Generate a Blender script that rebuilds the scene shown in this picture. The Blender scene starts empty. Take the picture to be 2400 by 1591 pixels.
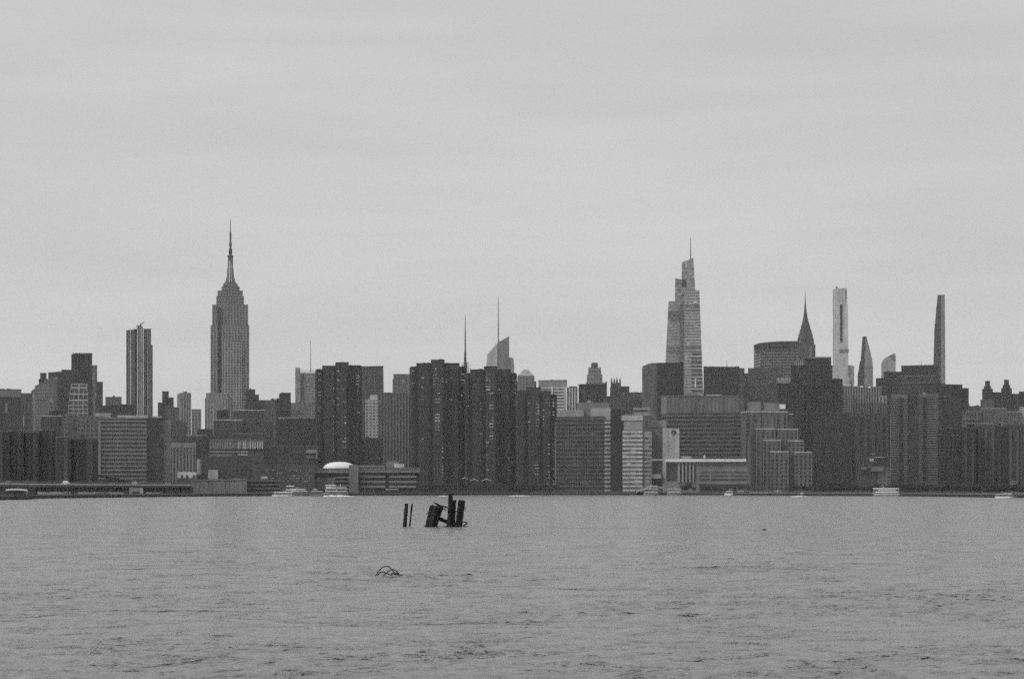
import bpy, math, random
import numpy as np
from mathutils import Vector, Matrix

random.seed(7)
SC = bpy.context.scene
COL = SC.collection
F = 4470.0          # focal length in photograph pixels (2400 wide)
HOR = 1144.0        # photograph row of the horizon
H = 5.0             # eye height above the water
GZ = 1.8            # quay level

# ---------------------------------------------------------------- camera
cam = bpy.data.cameras.new('camera'); cam_o = bpy.data.objects.new('camera', cam); COL.objects.link(cam_o)
cam.sensor_width = 36.0; cam.lens = F / 2400.0 * 36.0
cam.shift_y = (HOR - 795.5) / 2400.0
cam.clip_start = 0.5; cam.clip_end = 30000
cam_o.location = (0, 0, H); cam_o.rotation_euler = (math.radians(90), 0, 0)
SC.camera = cam_o

# ---------------------------------------------------------------- sky, sun, exposure
SUN_EL, SUN_AZ = math.radians(48), math.radians(-122)      # azimuth measured from +Y towards +X
world = bpy.data.worlds.new('World'); SC.world = world; world.use_nodes = True
nt = world.node_tree; nt.nodes.clear()
def N(nt, t, **kw):
    n = nt.nodes.new(t)
    for k, v in kw.items(): setattr(n, k, v)
    return n
SKYV = 6.15
out = N(nt, 'ShaderNodeOutputWorld'); bg = N(nt, 'ShaderNodeBackground'); bg.inputs[1].default_value = 0.1
sky = N(nt, 'ShaderNodeTexSky'); sky.sky_type = 'NISHITA'; sky.sun_disc = False
sky.sun_elevation = SUN_EL; sky.sun_rotation = SUN_AZ; sky.air_density = 1.0; sky.dust_density = 4.0
bw = N(nt, 'ShaderNodeRGBToBW'); nt.links.new(sky.outputs[0], bw.inputs[0])
tc = N(nt, 'ShaderNodeTexCoord')
mp = N(nt, 'ShaderNodeMapping'); mp.inputs['Scale'].default_value = (2.6, 2.6, 24.0); mp.inputs['Rotation'].default_value = (0.03, 0.05, 0)
nt.links.new(tc.outputs['Generated'], mp.inputs['Vector'])
n1 = N(nt, 'ShaderNodeTexNoise'); n1.inputs['Scale'].default_value = 1.7; n1.inputs['Detail'].default_value = 6; n1.inputs['Roughness'].default_value = 0.55; n1.inputs['Distortion'].default_value = 0.5
nt.links.new(mp.outputs[0], n1.inputs['Vector'])
mp2 = N(nt, 'ShaderNodeMapping'); mp2.inputs['Scale'].default_value = (1.4, 1.4, 4.5)
nt.links.new(tc.outputs['Generated'], mp2.inputs['Vector'])
n2 = N(nt, 'ShaderNodeTexNoise'); n2.inputs['Scale'].default_value = 2.2; n2.inputs['Detail'].default_value = 3
nt.links.new(mp2.outputs[0], n2.inputs['Vector'])
mr1 = N(nt, 'ShaderNodeMapRange'); mr1.inputs['From Min'].default_value = .3; mr1.inputs['From Max'].default_value = .7; mr1.inputs['To Min'].default_value = .955; mr1.inputs['To Max'].default_value = 1.045
mr2 = N(nt, 'ShaderNodeMapRange'); mr2.inputs['From Min'].default_value = .3; mr2.inputs['From Max'].default_value = .7; mr2.inputs['To Min'].default_value = .95; mr2.inputs['To Max'].default_value = 1.05
nt.links.new(n1.outputs[0], mr1.inputs[0]); nt.links.new(n2.outputs[0], mr2.inputs[0])
mm = N(nt, 'ShaderNodeMath', operation='MULTIPLY'); nt.links.new(mr1.outputs[0], mm.inputs[0]); nt.links.new(mr2.outputs[0], mm.inputs[1])
mm2 = N(nt, 'ShaderNodeMath', operation='MULTIPLY'); mm2.inputs[1].default_value = SKYV; nt.links.new(mm.outputs[0], mm2.inputs[0])
sx_ = N(nt, 'ShaderNodeSeparateXYZ'); nt.links.new(tc.outputs['Generated'], sx_.inputs[0])
mz = N(nt, 'ShaderNodeMapRange'); mz.interpolation_type = 'SMOOTHSTEP'; mz.inputs['From Min'].default_value = 0; mz.inputs['From Max'].default_value = .22; mz.inputs['To Min'].default_value = 1.09; mz.inputs['To Max'].default_value = 1.0
nt.links.new(sx_.outputs[2], mz.inputs[0]); mm3 = N(nt, 'ShaderNodeMath', operation='MULTIPLY'); nt.links.new(mm2.outputs[0], mm3.inputs[0]); nt.links.new(mz.outputs[0], mm3.inputs[1]); mm2 = mm3
mx = N(nt, 'ShaderNodeMix'); mx.data_type = 'FLOAT'; mx.inputs[0].default_value = 0.94      # a closed overcast deck over the clear sky
nt.links.new(bw.outputs[0], mx.inputs[2]); nt.links.new(mm2.outputs[0], mx.inputs[3])
nt.links.new(mx.outputs[0], bg.inputs[0]); nt.links.new(bg.outputs[0], out.inputs[0])
sun = bpy.data.lights.new('sun', 'SUN'); sun.energy = 1.5; sun.angle = math.radians(25); sun.color = (1, 1, 1)
sun_o = bpy.data.objects.new('sun', sun); COL.objects.link(sun_o)
sd = Vector((math.sin(SUN_AZ) * math.cos(SUN_EL), math.cos(SUN_AZ) * math.cos(SUN_EL), math.sin(SUN_EL)))
sun_o.rotation_euler = sd.to_track_quat('Z', 'Y').to_euler(); sun_o.location = (0, 0, 900)
SC.view_settings.view_transform = 'Standard'; SC.view_settings.look = 'None'
SC.view_settings.exposure = 0; SC.view_settings.gamma = 1; SC.view_settings.use_curve_mapping = False
SC.render.engine = 'CYCLES'
cy = SC.cycles; cy.max_bounces = 4; cy.diffuse_bounces = 2; cy.glossy_bounces = 2; cy.transmission_bounces = 2; cy.volume_bounces = 2
cy.transparent_max_bounces = 8; cy.use_denoising = False; cy.use_adaptive_sampling = True; cy.adaptive_threshold = .15; cy.adaptive_min_samples = 26
cy.sample_clamp_indirect = 3.0; cy.caustics_reflective = False; cy.caustics_refractive = False

# ---------------------------------------------------------------- materials
SIGMA = 4.8e-5; AIR = 0.50; EFACE = 0.44
def lin(t):
    c = t / 255.0
    return c / 12.92 if c <= .04045 else ((c + .055) / 1.055) ** 2.4
def albedo(t, D):                      # the paint or stone that photographs at tone t from D metres away
    T = math.exp(-SIGMA * D)
    a = (lin(t) - AIR * (1 - T)) / (T * EFACE)
    return min(.82, max(.022, a))
MATS = {}
def wall_mat(a):
    a = round(round(math.log(a) * 9) / 9, 4); k = ('w', a)
    if k in MATS: return MATS[k]
    v = math.exp(a)
    m = bpy.data.materials.new('masonry'); m.use_nodes = True; nt = m.node_tree; b = nt.nodes['Principled BSDF']
    b.inputs['Roughness'].default_value = .85; b.inputs['Specular IOR Level'].default_value = .25
    tc = N(nt, 'ShaderNodeTexCoord'); n1 = N(nt, 'ShaderNodeTexNoise'); n1.inputs['Scale'].default_value = .11; n1.inputs['Detail'].default_value = 5
    mp = N(nt, 'ShaderNodeMapping'); mp.inputs['Scale'].default_value = (1, 1, .35)
    nt.links.new(tc.outputs['Object'], mp.inputs[0]); nt.links.new(mp.outputs[0], n1.inputs['Vector'])
    n2 = N(nt, 'ShaderNodeTexNoise'); n2.inputs['Scale'].default_value = .9; n2.inputs['Detail'].default_value = 3
    nt.links.new(tc.outputs['Object'], n2.inputs['Vector'])
    ad = N(nt, 'ShaderNodeMath', operation='ADD'); nt.links.new(n1.outputs[0], ad.inputs[0]); nt.links.new(n2.outputs[0], ad.inputs[1])
    mr = N(nt, 'ShaderNodeMapRange'); mr.inputs['From Min'].default_value = .65; mr.inputs['From Max'].default_value = 1.35
    mr.inputs['To Min'].default_value = v * .64; mr.inputs['To Max'].default_value = min(.9, v * 1.36)
    nt.links.new(ad.outputs[0], mr.inputs[0]); nt.links.new(mr.outputs[0], b.inputs['Base Color'])
    MATS[k] = m; return m
def glass_mat(a, cell=3.0):
    a = round(round(math.log(a) * 7) / 7, 4); k = ('g', a, cell)
    if k in MATS: return MATS[k]
    v = math.exp(a)
    m = bpy.data.materials.new('window_glass'); m.use_nodes = True; nt = m.node_tree; b = nt.nodes['Principled BSDF']
    b.inputs['Roughness'].default_value = .18; b.inputs['Specular IOR Level'].default_value = .45
    tc = N(nt, 'ShaderNodeTexCoord'); mp = N(nt, 'ShaderNodeMapping'); mp.inputs['Scale'].default_value = (1 / cell, 1 / cell, 1 / cell); mp.inputs['Location'].default_value = (.37, .31, .13)
    fl = N(nt, 'ShaderNodeVectorMath', operation='FLOOR'); wn = N(nt, 'ShaderNodeTexWhiteNoise'); wn.noise_dimensions = '3D'
    nt.links.new(tc.outputs['Object'], mp.inputs[0]); nt.links.new(mp.outputs[0], fl.inputs[0]); nt.links.new(fl.outputs[0], wn.inputs['Vector'])
    cr = N(nt, 'ShaderNodeValToRGB'); e = cr.color_ramp.elements
    g = lambda x: (x, x, x, 1)
    e[0].position = 0; e[0].color = g(v * .6); e[1].position = 1; e[1].color = g(min(.6, v * 2.6 + .05))
    x = cr.color_ramp.elements.new(.72); x.color = g(v * 1.15); x = cr.color_ramp.elements.new(.9); x.color = g(v * 1.5)
    nt.links.new(wn.outputs['Value'], cr.inputs[0]); nt.links.new(cr.outputs[0], b.inputs['Base Color'])
    MATS[k] = m; return m
def flat_mat(name, v, rough=.8, spec=.3, scale=2.0, var=.25, bump=0):
    k = (name, v)
    if k in MATS: return MATS[k]
    m = bpy.data.materials.new(name); m.use_nodes = True; nt = m.node_tree; b = nt.nodes['Principled BSDF']
    b.inputs['Roughness'].default_value = rough; b.inputs['Specular IOR Level'].default_value = spec
    tc = N(nt, 'ShaderNodeTexCoord'); n1 = N(nt, 'ShaderNodeTexNoise'); n1.inputs['Scale'].default_value = scale; n1.inputs['Detail'].default_value = 6
    nt.links.new(tc.outputs['Object'], n1.inputs['Vector'])
    mr = N(nt, 'ShaderNodeMapRange'); mr.inputs['From Min'].default_value = .3; mr.inputs['From Max'].default_value = .7
    mr.inputs['To Min'].default_value = v * (1 - var); mr.inputs['To Max'].default_value = min(.9, v * (1 + var))
    nt.links.new(n1.outputs[0], mr.inputs[0]); nt.links.new(mr.outputs[0], b.inputs['Base Color'])
    if bump:
        bp = N(nt, 'ShaderNodeBump'); bp.inputs['Strength'].default_value = bump; bp.inputs['Distance'].default_value = .1
        nt.links.new(n1.outputs[0], bp.inputs['Height']); nt.links.new(bp.outputs[0], b.inputs['Normal'])
    MATS[k] = m; return m

# ---------------------------------------------------------------- mesh helpers
class MB:
    def __init__(s): s.v = []; s.f = []
    def add(s, vs, fs):
        o = len(s.v); s.v += [tuple(p) for p in vs]; s.f += [tuple(i + o for i in f) for f in fs]
    def quadbox(s, a, b, c, d, back):          # front quad BL BR TR TL, pushed back by a vector
        k = Vector(back); q = [Vector(p) for p in (a, b, c, d)]
        s.add(q + [p + k for p in q], [(0, 1, 2, 3), (5, 4, 7, 6), (4, 0, 3, 7), (1, 5, 6, 2), (3, 2, 6, 7), (4, 5, 1, 0)])
    def box(s, x0, x1, y0, y1, z0, z1):
        s.quadbox((x0, y0, z0), (x1, y0, z0), (x1, y0, z1), (x0, y0, z1), (0, y1 - y0, 0))
    def prism(s, bot, top):                    # two rings of equal length
        n = len(bot); s.add(list(bot) + list(top), [tuple(range(n))[::-1], tuple(range(n, 2 * n))] + [(i, (i + 1) % n, n + (i + 1) % n, n + i) for i in range(n)])
    def loft(s, rings):
        n = len(rings[0]); vs = [p for r in rings for p in r]; fs = [tuple(range(n))[::-1], tuple(range((len(rings) - 1) * n, len(rings) * n))]
        for j in range(len(rings) - 1):
            for i in range(n):
                a = j * n + i; b = j * n + (i + 1) % n; fs.append((a, b, b + n, a + n))
        s.add(vs, fs)
    def tube(s, pts, rad, n=6):
        rings = []
        P = [Vector(p) for p in pts]
        for i, p in enumerate(P):
            t = (P[min(i + 1, len(P) - 1)] - P[max(i - 1, 0)]).normalized()
            a = t.orthogonal().normalized() if not rings else (pa - t * pa.dot(t)).normalized()
            pa = a; b = t.cross(a); r = rad[i] if isinstance(rad, (list, tuple)) else rad
            rings.append([p + (a * math.cos(2 * math.pi * k / n) + b * math.sin(2 * math.pi * k / n)) * r for k in range(n)])
        s.loft(rings)
    def mesh(s, name, mat):
        me = bpy.data.meshes.new(name); me.from_pydata(s.v, [], s.f); me.materials.append(mat); me.update(); return me
def link(name, me, parent=None, loc=None, kind=None, **props):
    o = bpy.data.objects.new(name, me); COL.objects.link(o)
    if parent: o.parent = parent
    if loc is not None: o.location = loc
    if kind: o['kind'] = kind
    for k, v in props.items(): o[k] = v
    return o
def thing(name, label, cat, loc=(0, 0, 0), rz=0, group=None):
    o = bpy.data.objects.new(name, None); COL.objects.link(o); o.location = loc; o.rotation_euler = (0, 0, rz); o.empty_display_size = 2
    o['label'] = label; o['category'] = cat
    if group: o['group'] = group
    return o
def copy_tree(o, parent=None):
    c = o.copy(); COL.objects.link(c)
    if parent: c.parent = parent
    for ch in list(o.children): copy_tree(ch, c)
    return c
def WX(px, Y): return (px - 1200.0) * Y / F
def WZ(py, Y): return H + (HOR - py) * Y / F
def shore_depth(px):
    P = [(-900, 1176), (0, 1171.5), (66, 1170), (72, 1168.3), (240, 1166), (460, 1163.3), (650, 1162), (830, 1161), (1000, 1160.3), (1240, 1159.6), (1660, 1160), (1900, 1161.5), (2160, 1163), (2400, 1166.5), (3300, 1170)]
    y = float(np.interp(px, [p[0] for p in P], [p[1] for p in P])); return F * H / (y - HOR)

# ---------------------------------------------------------------- buildings
class Building:
    """A thing whose frame looks at the river: u across, v away from the river, z up."""
    def __init__(s, name, label, cat, Y, cx, group=None):
        s.Y = Y; s.cx = cx; s.Xc = WX(cx, Y); s.phi = math.atan2(s.Xc, Y)
        s.e = thing(name, label, cat, (s.Xc, Y, GZ), -s.phi, group); s.c, s.s = math.cos(s.phi), math.sin(s.phi)
    def u(s, px, v=0):
        t = (px - 1200.0) / F
        return (t * s.Y - s.Xc + v * (t * s.c - s.s)) / (s.c + t * s.s)
    def z(s, py, v=0, px=None):
        y = s.Y + v * s.c - (s.u(px, v) * s.s if px is not None else 0)
        return WZ(py, y) - GZ
    def part(s, name, mb, mat, kind=None, parent=None, **p):
        if not mb.v: return None
        return link(name, mb.mesh(name, mat), parent or s.e, kind=kind, **p)
    def tier(s, x0, x1, y, w=75, g=None, st='grid', fh=3.1, bay=3.4, rb=.45, rp=.42, L=0, R=0, dy=0, y2=None, yb=None,
             tx=None, dep=24, sd=16, cap=True, rc=0, cell=None, top=0, bot=0, nm='wall', pr=.35, capw=None):
        Y = s.Y + dy; wa = albedo(w, Y); wm = wall_mat(wa)
        if st == 'plain': gm = wm
        else: gm = glass_mat(albedo(g if g is not None else w - 14, Y), cell or round(max(2.2, bay), 1))
        zt0 = s.z(y, dy, x0); zt1 = s.z(y if y2 is None else y2, dy, x1); zb = 0 if yb is None else s.z(yb, dy, (x0 + x1) / 2)
        def ring(a, b, za, zc):
            f0, f1 = s.u(a + L, dy), s.u(b - R, dy); r0, r1 = s.u(a, dy + (sd if L else 0)), s.u(b, dy + (sd if R else 0))
            zz = lambda t: za + (zc - za) * t
            pts = [(f0, dy, zz(L / max(1, b - a))), (f1, dy, zz(1 - R / max(1, b - a)))]
            if R: pts.append((r1, dy + sd, zc))
            pts += [(r1, dy + dep, zc), (r0, dy + dep, za)]
            if L: pts.append((r0, dy + sd, za))
            return pts
        ta, tb = tx or (x0, x1)
        B_, T_ = ring(x0, x1, zb, zb), ring(ta, tb, zt0, zt1)
        mb = MB(); mb.prism(B_, T_)
        s.part('glazing' if st != 'plain' else nm, mb, gm)
        # faces that look at the river
        n = len(B_); faces = [(0, 1)]
        if R: faces.append((1, 2))
        if L: faces.append((n - 1, 0))
        jb = MB()
        sep = not st.endswith('j') and st in ('band', 'rib')
        base = st.rstrip('j')
        for (i, j) in faces:
            a0, b0, a1, b1 = Vector(B_[i]), Vector(B_[j]), Vector(T_[i]), Vector(T_[j])
            d = (b0 - a0); Lw = d.length
            if Lw < 1.5: continue
            d.normalize(); nrm = Vector((d.y, -d.x, 0))
            zmax = min(a1.z, b1.z); hgt = zmax - zb
            P = lambda uu, zz: (a0 + (a1 - a0) * ((zz - zb) / max(.1, a1.z - zb))).lerp(b0 + (b1 - b0) * ((zz - zb) / max(.1, b1.z - zb)), uu)
            def PP(uu, zz):
                p = P(uu, zz); return Vector((p.x, p.y, zz))
            straight = tx is None
            if base in ('grid', 'band'):
                z0 = zb + bot; z1 = zmax - top; nf = max(1, int((z1 - z0) / fh)); q = (z1 - z0) / nf; hb = q * rb
                shared = None
                for k in range(nf):
                    za = z0 + k * q + q * .5 - hb / 2; zc = za + hb
                    if sep and straight:
                        if shared is None:
                            m = MB(); m.quadbox(PP(0, 0) - PP(0, 0) + nrm * pr, PP(1, za) - PP(0, za) + nrm * pr, PP(1, za) - PP(0, za) + nrm * pr + Vector((0, 0, hb)), nrm * pr + Vector((0, 0, hb)), -nrm * pr * 1.6)
                            shared = m.mesh('spandrel', wm)
                        link('spandrel', shared, s.e, PP(0, za))
                    else:
                        m = MB() if sep else jb
                        m.quadbox(PP(0, za) + nrm * pr, PP(1, za) + nrm * pr, PP(1, zc) + nrm * pr, PP(0, zc) + nrm * pr, -nrm * pr * 1.6)
                        if sep: link('spandrel', m.mesh('spandrel', wm), s.e)
            if base in ('grid', 'rib'):
                nb = max(1, int(round(Lw / bay))); hw = .5 * rp / nb; pp = pr + .12
                shared = None
                for k in range(nb + 1):
                    uc = k / nb; u0, u1 = max(0, uc - hw), min(1, uc + hw)
                    ztop = max(zb + 1, zmax - (top if base == 'rib' else 0)); z0 = zb + (bot if base == 'rib' else 0)
                    if sep and straight:
                        key = round(u1 - u0, 5)
                        if shared is None or key != shared[0]:
                            m = MB(); q0 = PP(u0, z0); m.quadbox(nrm * pp, PP(u1, z0) - q0 + nrm * pp, PP(u1, ztop) - q0 + nrm * pp, PP(u0, ztop) - q0 + nrm * pp, -nrm * pp * 1.5)
                            shared = (key, m.mesh('pier', wm))
                        link('pier', shared[1], s.e, PP(u0, z0))
                    else:
                        m = MB() if sep else jb
                        m.quadbox(PP(u0, z0) + nrm * pp, PP(u1, z0) + nrm * pp, PP(u1, ztop) + nrm * pp, PP(u0, ztop) + nrm * pp, -nrm * pp * 1.5)
                        if sep: link('pier', m.mesh('pier', wm), s.e)
        if top > 0 and st != 'plain':          # blank storeys below the roofline
            for (i, j) in faces:
                a0, b0, a1, b1 = Vector(B_[i]), Vector(B_[j]), Vector(T_[i]), Vector(T_[j]); d = (b1 - a1); d.z = 0
                if d.length < 1.5: continue
                d.normalize(); nrm = Vector((d.y, -d.x, 0)) * (pr + .2)
                m = jb; lo = Vector((0, 0, top)); m.quadbox(a1 + nrm - lo, b1 + nrm - lo, b1 + nrm, a1 + nrm, -nrm * 1.4)
        s.part({'grid': 'window_surround', 'band': 'spandrel', 'rib': 'pier'}.get(base, 'trim') + ('' if base == 'grid' else '_rows'), jb, wm, kind='stuff')
        if cap:
            m = MB(); ch = .8 if Y < 2000 else 1.3; o = pr + .15; um = sum(q[0] for q in T_) / n
            cb = [(p[0] + (.1 if p[0] > um else -.1), p[1] - (o if p[1] < dy + dep * .5 else 0), p[2] + .01) for k, p in enumerate(T_)]
            m.prism(cb, [(p[0], p[1], p[2] + ch) for p in cb])
            s.part('parapet', m, wall_mat(albedo(capw, Y)) if capw else wm)
        rr = random.Random(int(x0 * 7 + y * 13))
        small = rc == 0 and cap and Y < 2700 and (x1 - x0) > 22 and yb is None
        for k in range(2 if small else rc):
            wpx = rr.uniform(.05, .16) * (tb - ta) + 2; a = rr.uniform(ta + 2, max(ta + 3, tb - wpx - 2)); hh = rr.uniform(1.0, 1.7) if small else rr.uniform(1.0, 2.8)
            yy = y + ((y2 or y) - y) * ((a - ta) / max(1, tb - ta)); zz = s.z(yy, dy)
            m = MB(); m.box(s.u(a, dy + 5), s.u(a + wpx, dy + 5), dy + 5, dy + 11, zz - 1, zz + hh); s.part('roof_plant', m, wm)
        return s
    def block(s, name, x0, x1, y0, y1, t, v=0, dep=8, st=None, **k):      # y0 top, y1 bottom; a plain block standing off the facade or roof
        m = MB(); m.quadbox((s.u(x0, v), v, s.z(y1, v)), (s.u(x1, v), v, s.z(y1, v)), (s.u(x1, v), v, s.z(y0, v)), (s.u(x0, v), v, s.z(y0, v)), (0, dep, 0))
        return s.part(name, m, k.pop('mat', None) or wall_mat(albedo(t, s.Y + v)), **k)
    def mast(s, name, x, y0, y1, w0, w1, t=70, v=8, n=6, pts=None):
        r = s.Y / F; pts = pts or [(y1, w1), (y0, w0)]
        m = MB(); m.tube([(s.u(x, v), v, s.z(p[0], v)) for p in pts], [max(.05, p[1] * r / 2) for p in pts], n)
        return s.part(name, m, wall_mat(albedo(t, s.Y)))
    def outline(s, name, pts, t, v=0, dep=20, mat=None):       # upright slab with the given silhouette and its own thickness
        P = [(s.u(x, v), v, 0 if y in (890, 925, 1100) else s.z(y, v)) for x, y in pts]      # those rows stand for the street
        m = MB(); n = len(P); Q = [(p[0], p[1] + dep, p[2]) for p in P]
        m.add(P + Q, [tuple(range(n)), tuple(range(n, 2 * n))[::-1]] + [((i + 1) % n, i, n + i, n + (i + 1) % n) for i in range(n)])
        return s.part(name, m, mat or wall_mat(albedo(t, s.Y + v)))
    def loft(s, name, secs, t, v=10, n=8, ratio=1.0, rot=None, mat=None, cx=None):
        rings = []; rot = math.pi / n if rot is None else rot; k = 1 / math.cos(math.pi / n) if n <= 8 else 1
        for (y, a, b) in secs:
            c = s.u((a + b) / 2, v); r = (s.u(b, v) - s.u(a, v)) / 2 * k
            rings.append([(c + r * math.cos(rot + 2 * math.pi * i / n), v + ratio * r * math.sin(rot + 2 * math.pi * i / n), s.z(y, v)) for i in range(n)])
        m = MB(); m.loft(rings); return s.part(name, m, mat or wall_mat(albedo(t, s.Y + v)))
def B(name, label, Y, cx, cat='building', group=None): return Building(name, label, cat, Y, cx, group)
# ================================================================ setting: land, quay, water
def build_land():
    pts = []; top = []
    pxs = [-900, -300, 0, 66, 72, 240, 460, 650, 830, 1000, 1240, 1660, 1900, 2160, 2400, 2700, 3300]
    for p in pxs:
        Y = shore_depth(p); pts.append((WX(p, Y), Y))
    far = [(2600, 5500), (-2600, 5500)]
    m = MB(); ring = pts + far
    m.prism([(x, y, -3) for x, y in ring], [(x, y, GZ) for x, y in ring])
    o = link('ground', m.mesh('ground', flat_mat('asphalt_and_soil', .08, scale=.2)), kind='structure'); o['label'] = 'low waterfront ground of the far shore under the buildings'
    m = MB()
    for (a, b) in zip(pts[:-1], pts[1:]):
        a, b = Vector((*a, 0)), Vector((*b, 0)); d = (b - a).normalized(); n = Vector((d.y, -d.x, 0))
        m.quadbox(a + n * .8 + Vector((0, 0, -2)), b + n * .8 + Vector((0, 0, -2)), b + n * .8 + Vector((0, 0, 1.5)), a + n * .8 + Vector((0, 0, 1.5)), -n * 1.2)
        k = max(1, int((b - a).length / 9))
        for i in range(k):                                   # fender piles along the quay
            p = a.lerp(b, (i + .5) / k) + n * 1.0; m.box(p.x - .22, p.x + .22, p.y - .3, p.y + .1, -2, 1.25)
    o = link('seawall', m.mesh('seawall', flat_mat('wet_stone', .035, rough=.7)), kind='structure'); o['label'] = 'dark stone seawall along the far shore at the waterline'
    m = MB()
    for (a, b) in zip(pts[:-1], pts[1:]):
        a, b = Vector((*a, 0)), Vector((*b, 0)); d = (b - a).normalized(); n = Vector((d.y, -d.x, 0))
        m.quadbox(a + n * .9 + Vector((0, 0, 1.5)), b + n * .9 + Vector((0, 0, 1.5)), b + n * .9 + Vector((0, 0, 2.0)), a + n * .9 + Vector((0, 0, 2.0)), -n * 1.6)
        k = max(1, int((b - a).length / 3))
        for i in range(k):
            p = a.lerp(b, (i + .5) / k) + n * .2; m.box(p.x - .06, p.x + .06, p.y - .05, p.y + .05, 2.0, 3.05)
        for zz in (2.5, 3.0):
            m.quadbox(a + n * .2 + Vector((0, 0, zz)), b + n * .2 + Vector((0, 0, zz)), b + n * .2 + Vector((0, 0, zz + .07)), a + n * .2 + Vector((0, 0, zz + .07)), -n * .06)
    o = link('kerb', m.mesh('kerb', flat_mat('concrete', .16)), kind='structure'); o['label'] = 'pale concrete coping and handrail along the quay edge'
build_land()

def build_water():
    rng = np.random.RandomState(3)
    ys = [32.0]
    while ys[-1] < 190: ys.append(ys[-1] + max(.13, ys[-1] * .0021))
    while ys[-1] < 1700: ys.append(ys[-1] * 1.03)
    ys = np.array([-350., -150., 0., 20., 28.] + ys + [3000., 5500.])
    nc = 760; t = np.linspace(-1, 1, nc)
    half = np.clip(ys, 0, 1700) * .30 + 7
    X = np.outer(half, t); Yg = np.repeat(ys[:, None], nc, 1)
    X = np.concatenate([np.full((len(ys), 1), -3100.), X, np.full((len(ys), 1), 3100.)], 1)
    Yg = np.concatenate([Yg[:, :1], Yg, Yg[:, -1:]], 1)
    Z = np.zeros_like(X)
    for k in range(90):                                      # a short wind chop from the right and a little older swell
        lam = math.exp(rng.uniform(math.log(.45), math.log(1.3))); ang = rng.normal(math.radians(100), math.radians(38))
        kx, ky = 2 * math.pi / lam * math.cos(ang), 2 * math.pi / lam * math.sin(ang)
        A = .0029 * lam
        ph = X * kx + Yg * ky + rng.uniform(0, 6.28)
        res = np.clip(1.4 - .0021 * Yg * 3.2 / lam, 0, 1)
        Z += A * res * (np.sin(ph) + .28 * np.cos(2 * ph))
    for k in range(26):                                      # longer, low crests that show as thin streaks farther out
        lam = math.exp(rng.uniform(math.log(2.0), math.log(7))); ang = rng.normal(math.radians(92), math.radians(20))
        kx, ky = 2 * math.pi / lam * math.cos(ang), 2 * math.pi / lam * math.sin(ang)
        Z += .0011 * lam * np.clip(1.5 - .0021 * Yg * 3.2 / lam, 0, 1) * np.sin(X * kx + Yg * ky + rng.uniform(0, 6.28))
    patch = 0
    for k in range(14):
        lam = rng.uniform(9, 45); ang = rng.uniform(0, 6.28)
        patch = patch + np.sin((X * math.cos(ang) + Yg * math.sin(ang)) * 6.283 / lam + rng.uniform(0, 6.28))
    Z *= np.clip(1 + patch * .13, .3, 1.9)
    sg = Z[20:300].std(); Z += np.maximum(Z / sg - 1.2, 0) ** 1.3 * sg * .7
    edge = np.clip((Yg - 26) / 8, 0, 1) * np.clip((260 - Yg) / 90, 0, 1); edge[:, 0] = 0; edge[:, -1] = 0; edge[:, 1] = 0; edge[:, -2] = 0
    Z *= edge
    co = np.stack([X, Yg, Z], -1).reshape(-1, 3).astype(np.float32)
    r, c = X.shape; idx = np.arange(r * c).reshape(r, c)
    q = np.stack([idx[:-1, :-1], idx[:-1, 1:], idx[1:, 1:], idx[1:, :-1]], -1).reshape(-1, 4)
    me = bpy.data.meshes.new('water'); me.vertices.add(len(co)); me.vertices.foreach_set('co', co.ravel())
    me.loops.add(q.size); me.loops.foreach_set('vertex_index', q.ravel().astype(np.int32))
    me.polygons.add(len(q)); me.polygons.foreach_set('loop_start', np.arange(0, q.size, 4, dtype=np.int32)); me.polygons.foreach_set('loop_total', np.full(len(q), 4, dtype=np.int32))
    me.polygons.foreach_set('use_smooth', np.ones(len(q), dtype=bool)); me.update(calc_edges=True)
    m = bpy.data.materials.new('river_water'); m.use_nodes = True; nt = m.node_tree; b = nt.nodes['Principled BSDF']
    b.inputs['Base Color'].default_value = (.24, .24, .24, 1); b.inputs['Roughness'].default_value = .22; b.inputs['IOR'].default_value = 1.333
    ge = N(nt, 'ShaderNodeNewGeometry'); prev = None
    def ripple(sx, sy, det, dist, lo, hi, rot=0, strength=1.0):
        nonlocal prev
        mp = N(nt, 'ShaderNodeMapping'); mp.inputs['Scale'].default_value = (sx, sy, 1); mp.inputs['Rotation'].default_value = (0, 0, rot); nt.links.new(ge.outputs['Position'], mp.inputs[0])
        n = N(nt, 'ShaderNodeTexNoise'); n.inputs['Scale'].default_value = 1; n.inputs['Detail'].default_value = det; n.inputs['Roughness'].default_value = .6; nt.links.new(mp.outputs[0], n.inputs['Vector'])
        r = N(nt, 'ShaderNodeMapRange'); r.interpolation_type = 'SMOOTHSTEP'; r.inputs['From Min'].default_value = lo; r.inputs['From Max'].default_value = hi; nt.links.new(n.outputs[0], r.inputs[0])
        bp = N(nt, 'ShaderNodeBump'); bp.inputs['Distance'].default_value = dist; bp.inputs['Strength'].default_value = strength; nt.links.new(r.outputs[0], bp.inputs['Height'])
        if prev: nt.links.new(prev.outputs[0], bp.inputs['Normal'])
        prev = bp; return bp
    ripple(.05, .065, 3, 1.9, .52, .8, .05)
    ripple(.19, .22, 4, .85, .5, .78, -.06)
    ripple(.55, .75, 4, .33, .5, .76, .08)
    b2 = ripple(2.6, 3.2, 3, .06, .35, .75, -.1)
    nt.links.new(b2.outputs[0], b.inputs['Normal'])
    me.materials.append(m)
    o = link('water', me, kind='structure'); o['label'] = 'grey choppy river water with small dark wavelets'
build_water()

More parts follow.
